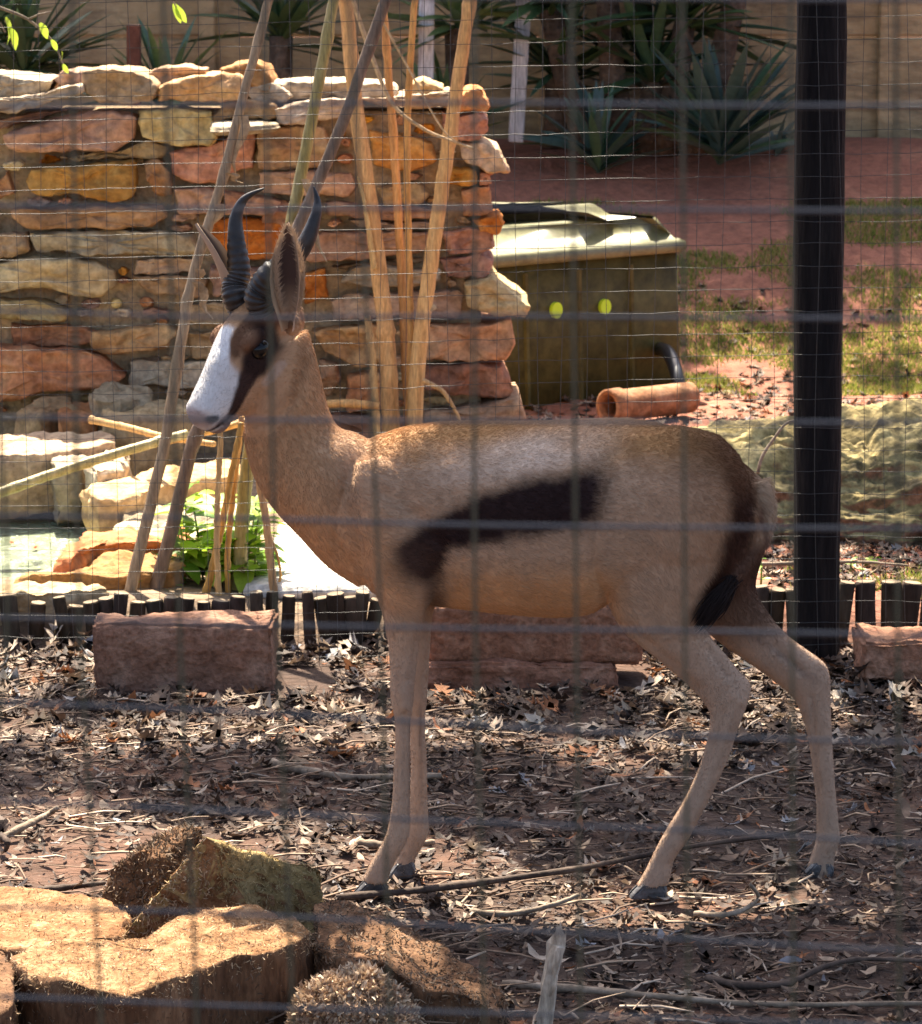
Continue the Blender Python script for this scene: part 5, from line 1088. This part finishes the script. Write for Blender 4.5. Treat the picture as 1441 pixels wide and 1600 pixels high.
# big wedge in front
V, Fc, (m, n) = slice_([(18,1492),(45,1474),(190,1470),(262,1440),(330,1414),(400,1413),(492,1446),(492,1462),(430,1482),(345,1498),(262,1542),(160,1552),(60,1526),(22,1512)], .125, .15, 1, (0, 0), .97, 44, .014)
topz = lambda p: 0 if p.normal.z > .55 else 1
chunk('palm_slice', V, Fc, [cut_m, palm_dark], topz, 'big sunlit wedge-cut palm slice with a dark red-brown side', [fuzz(V, Fc, 5000, .010, FC1, 1, .25, rng=lambda c: c[:, 2] > .10, wid=.0006), fuzz(V, Fc, 2200, .012, FC2, 2, .5, rng=lambda c: c[:, 2] < .11)])
# level slab behind it
V, Fc, _ = slice_([(-70,1385),(0,1380),(90,1388),(170,1402),(205,1425),(190,1466),(60,1480),(-70,1482)], .055, .07, 2, (0, 0), 1.0, 40, .006)
chunk('palm_slice', V, Fc, [cut_m, palm_dark], topz, 'level tan palm slice lying behind the big wedge-cut one', [fuzz(V, Fc, 1500, .008, FC1, 3, .2)])
# dark side chunk at the frame edge
V, Fc, _ = slice_([(-120,1478),(0,1478),(20,1500),(24,1560),(0,1590),(-120,1600)], .12, .14, 9, (0, 0), 1.0, 30, .012)
chunk('palm_slice', V, Fc, [palm_dark], None, 'dark barked palm piece touching the left end of the big wedge-cut slice', [fuzz(V, Fc, 1500, .014, FC2, 4, .4)])
# leaning slice with the mossy back
def prism(front, ext, seed, sub=5, rough_=.010):
    """polygon of points, extruded along ext; both subdivided and roughened"""
    n = 36; Q = resample(front + [front[0]], n + 1)[:-1]; c = sum(Q, Vector()) / n; V, Fc = [], []
    L = []
    for t in (.15, .5, .8, .96, 1.0): L.append([c + (q - c) * t for q in Q])
    for k in range(1, sub + 1): L.append([q + ext * (k / sub) for q in Q])
    for t in (.8, .4, .1): L.append([c + ext + (q - c) * t for q in Q])
    for r_ in L:
        for q in r_:
            f = fbm(q * 13 + Vector((seed, 0, 0)), 1, 4); V.append(q + Vector((f, fbm(q * 13 + Vector((0, seed, 0)), 1, 3), f)) * rough_)
    for i in range(len(L) - 1):
        for k in range(n): Fc.append((i * n + k, (i + 1) * n + k, (i + 1) * n + (k + 1) % n, i * n + (k + 1) % n))
    Fc.append(tuple(range(n))); Fc.append(tuple((len(L) - 1) * n + k for k in range(n - 1, -1, -1))); return V, Fc
def fixn(V, Fc):
    me = mesh('t', V, Fc); bm = bmesh.new(); bm.from_mesh(me); bmesh.ops.recalc_face_normals(bm, faces=bm.faces); bm.to_mesh(me); bm.free()
    return [v.co.copy() for v in me.vertices], [tuple(p.vertices) for p in me.polygons]
fr = [at_y(183,1472,4.93), at_y(240,1402,4.93), at_y(290,1345,4.93), at_y(318,1307,4.93), at_y(332,1318,4.93), at_y(352,1362,4.95), at_y(385,1412,4.97), at_y(410,1470,4.98), at_y(300,1490,4.97)]
V, Fc = fixn(*prism(fr, Vector((.155, .10, -.075)), 3, 6, .010))
chunk('palm_slice', V, Fc, [cut_m, moss_m], lambda p: 0 if p.normal.y < -.5 and p.normal.x < .3 else 1, 'tilted palm slice with a mossy yellow-green back leaning on the wedge-cut one',
      [fuzz(V, Fc, 9000, .011, FC3, 5, .35, rng=lambda c: c[:, 0] > at_y(340, 1305, 5.0).x, wid=.0006), fuzz(V, Fc, 2500, .012, FC1, 6, .3, rng=lambda c: c[:, 0] < at_y(330, 1305, 5.0).x)])
# rooty chunk behind
fr = [at_y(160,1400,5.16), at_y(178,1355,5.18), at_y(228,1328,5.2), at_y(262,1330,5.2), at_y(258,1370,5.18), at_y(215,1432,5.14), at_y(172,1428,5.14)]
V, Fc = fixn(*prism(fr, Vector((.05, .11, .012)), 4, 5, .014))
chunk('palm_slice', V, Fc, [palm_dark], None, 'dark rooty palm chunk behind the tilted mossy slice', [fuzz(V, Fc, 2600, .013, FC2, 7, .3, wid=.0016)])
# dark bark log right of the big wedge
V, Fc, _ = slice_([(488,1440),(520,1424),(600,1432),(690,1462),(770,1500),(795,1525),(780,1545),(690,1535),(610,1528),(500,1505)], .085, .11, 5, (-.22, 0), 1.0, 40, .018)
chunk('palm_slice', V, Fc, [palm_dark], None, 'dark shaggy palm log sloping down to the right of the big wedge-cut slice', [fuzz(V, Fc, 6500, .013, FC2, 8, .4, wid=.0012)])
# shaggy fibre mound
V, Fc = [], []; c = at_z(560, 1640, 0); n, m = 28, 12
for i in range(m):
    t = i / (m - 1)
    for k in range(n):
        th = 2 * math.pi * k / n; r_ = .098 * math.cos(t * math.pi / 2) ** .8; p = Vector((c.x + r_ * math.cos(th) - .022 * t, c.y + .06 + r_ * math.sin(th) * .8, .098 * math.sin(t * math.pi / 2)))
        V.append(p + Vector((1, 1, 1)) * (.012 * fbm(p * 16, 1, 3)))
for i in range(m - 1):
    for k in range(n): Fc.append((i * n + k, i * n + (k + 1) % n, (i + 1) * n + (k + 1) % n, (i + 1) * n + k))
chunk('fibre_stump', V, Fc, [cut_m], None, 'shaggy straw-coloured fibre stump bristling in the sun', [fuzz(V, Fc, 7000, .014, [(.42, .30, .19), (.32, .21, .13), (.52, .41, .29), (.22, .14, .09)], 9, .12, wid=.0030)])
# ------------------------------------------------------------------ shade trees standing outside the picture
crown_m = vcol_mat('crown_leaf', .5, .3, .2, 20, 0, .35)
def shade_tree(base, label, clusters, seed, leaf=.045):
    """clusters: (target point in the shade, height of the leaves, radius, leaves) - boughs reach up the sun's path"""
    rnd = np.random.RandomState(seed); rt = thing('shade_tree', label, 'tree', base); B0 = Vector(base); top = B0 + Vector((0, 0, 2.6)); cl = []
    for (x, y, z, h, r_, n_) in clusters: cl.append((Vector((x, y, z)) + LDIR * ((h - z) / LDIR.z), r_, n_))
    cen = sum((c for c, _, _ in cl), Vector()) / len(cl); fork = top.lerp(Vector((cen.x, cen.y, top.z)), .12)
    V, Fc = tube(catmull([B0 - Vector((0, 0, .1)), B0 + Vector((.05, 0, 1.2)), fork], 10), [.16, .14, .13, .125, .12, .115, .11, .11, .10, .10], 12, True, .06, seed)
    for (c, r_, n_) in cl: v, f = tube(catmull([fork - Vector((0, 0, .2)), fork.lerp(c, .5) + Vector((0, 0, .18)), c + Vector((0, 0, .0))], 8), [.05, .042, .035, .028, .022, .016, .011, .006], 6, True, .05, seed); k = len(V); V += v; Fc += [tuple(i + k for i in q) for q in f]
    o = ob('trunk', mesh('trunk', V, Fc), bark_dark, rt); o.location = -B0
    VV, CC = [], []
    for (c, r_, n_) in cl:
        d = rnd.normal(0, 1, (n_, 3)); d /= np.linalg.norm(d, axis=1)[:, None]; p = np.array(c) + d * (rnd.rand(n_, 1) ** .45) * np.array((r_, r_, r_ * .45)); 
        a = rnd.normal(0, 1, (n_, 3)); a[:, 2] *= .5; a /= np.linalg.norm(a, axis=1)[:, None]; b = np.cross(a, rnd.normal(0, 1, (n_, 3))); b /= np.linalg.norm(b, axis=1)[:, None]; s_ = leaf * rnd.uniform(.6, 1.3, (n_, 1))
        VV.append(np.stack([p - a * s_, p + b * s_ * .42, p + a * s_, p - b * s_ * .42], 1).reshape(-1, 3)); CC.append(np.repeat(np.array([(.06, .10, .02)]) * rnd.uniform(.7, 1.4, (n_, 1)), 4, 0))
    VV = np.concatenate(VV); i = np.arange(len(VV) // 4)[:, None] * 4; T = np.concatenate([i + (0, 1, 2), i + (0, 2, 3)], 1).reshape(-1, 3)
    o = ob('crown', fast_mesh('crown', VV, T, np.concatenate(CC)), crown_m, rt); o.location = -B0
SH1 = [  # over the enclosure: the right foreground, the animal's back, clumps over the litter
 (.85, 4.7, 0, 3.4, .50, 1500), (.25, 4.5, 0, 3.4, .35, 700), (.45, 5.75, 0, 3.3, .42, 1200), (1.05, 5.5, 0, 3.4, .48, 1500), (.0, 5.95, 0, 3.4, .34, 760), (.42, 5.4, .76, 3.3, .26, 380), (.72, 5.4, .72, 3.4, .22, 300), (.10, 5.4, .76, 3.5, .18, 150), (.8, 6.2, 0, 3.5, .30, 600), (.25, 6.6, 0, 3.5, .22, 200), (-.45, 6.05, 0, 3.6, .30, 480), (-1.0, 6.1, 0, 3.6, .30, 300), (-.75, 6.75, .1, 3.8, .22, 160), (1.25, 6.75, .1, 3.7, .25, 240), (.8, 8.35, .4, 3.9, .45, 330), (1.35, 8.25, .4, 3.9, .45, 330), (.75, 11.5, .3, 4.4, .25, 90), (1.6, 11.3, .3, 4.4, .25, 90)]
shade_tree((2.9, 8.9, 0), 'leafy shade tree beside the enclosure with boughs over the springbok', SH1, 1, .06)
SH2 = [(.2, 12.6, .6, 5.2, .9, 3000), (1.1, 12.6, .6, 5.2, .8, 2600), (1.9, 12.4, .5, 5.2, .4, 600), (-.6, 12.9, .8, 5.4, .9, 2400), (-1.5, 13.0, .8, 5.4, .8, 2000), (.5, 13.3, 1.2, 5.6, .8, 2200), (1.3, 13.3, 1.3, 5.6, .6, 900), (-1.1, 13.4, 1.3, 5.6, .9, 1600)]
shade_tree((.6, 17.2, .9), 'large leafy tree growing behind the precast wall', SH2, 2, .06)
SH3 = [(-.5, 1.7, 1.2, 3.6, .6, 1500), (.1, 1.7, 1.2, 3.6, .6, 1500), (.6, 1.7, 1.2, 3.6, .55, 1300), (-.2, 1.2, .9, 3.5, .6, 1200), (.4, 1.2, .9, 3.5, .6, 1200), (-.6, 2.2, 1.2, 3.7, .5, 700), (0, 2.3, 1.2, 3.7, .5, 700)]  # canopy added out of view to put the near wires in shade
shade_tree((-3.0, 1.2, 0), 'added unseen leafy tree shading the near fence from the visitors side', SH3, 3)
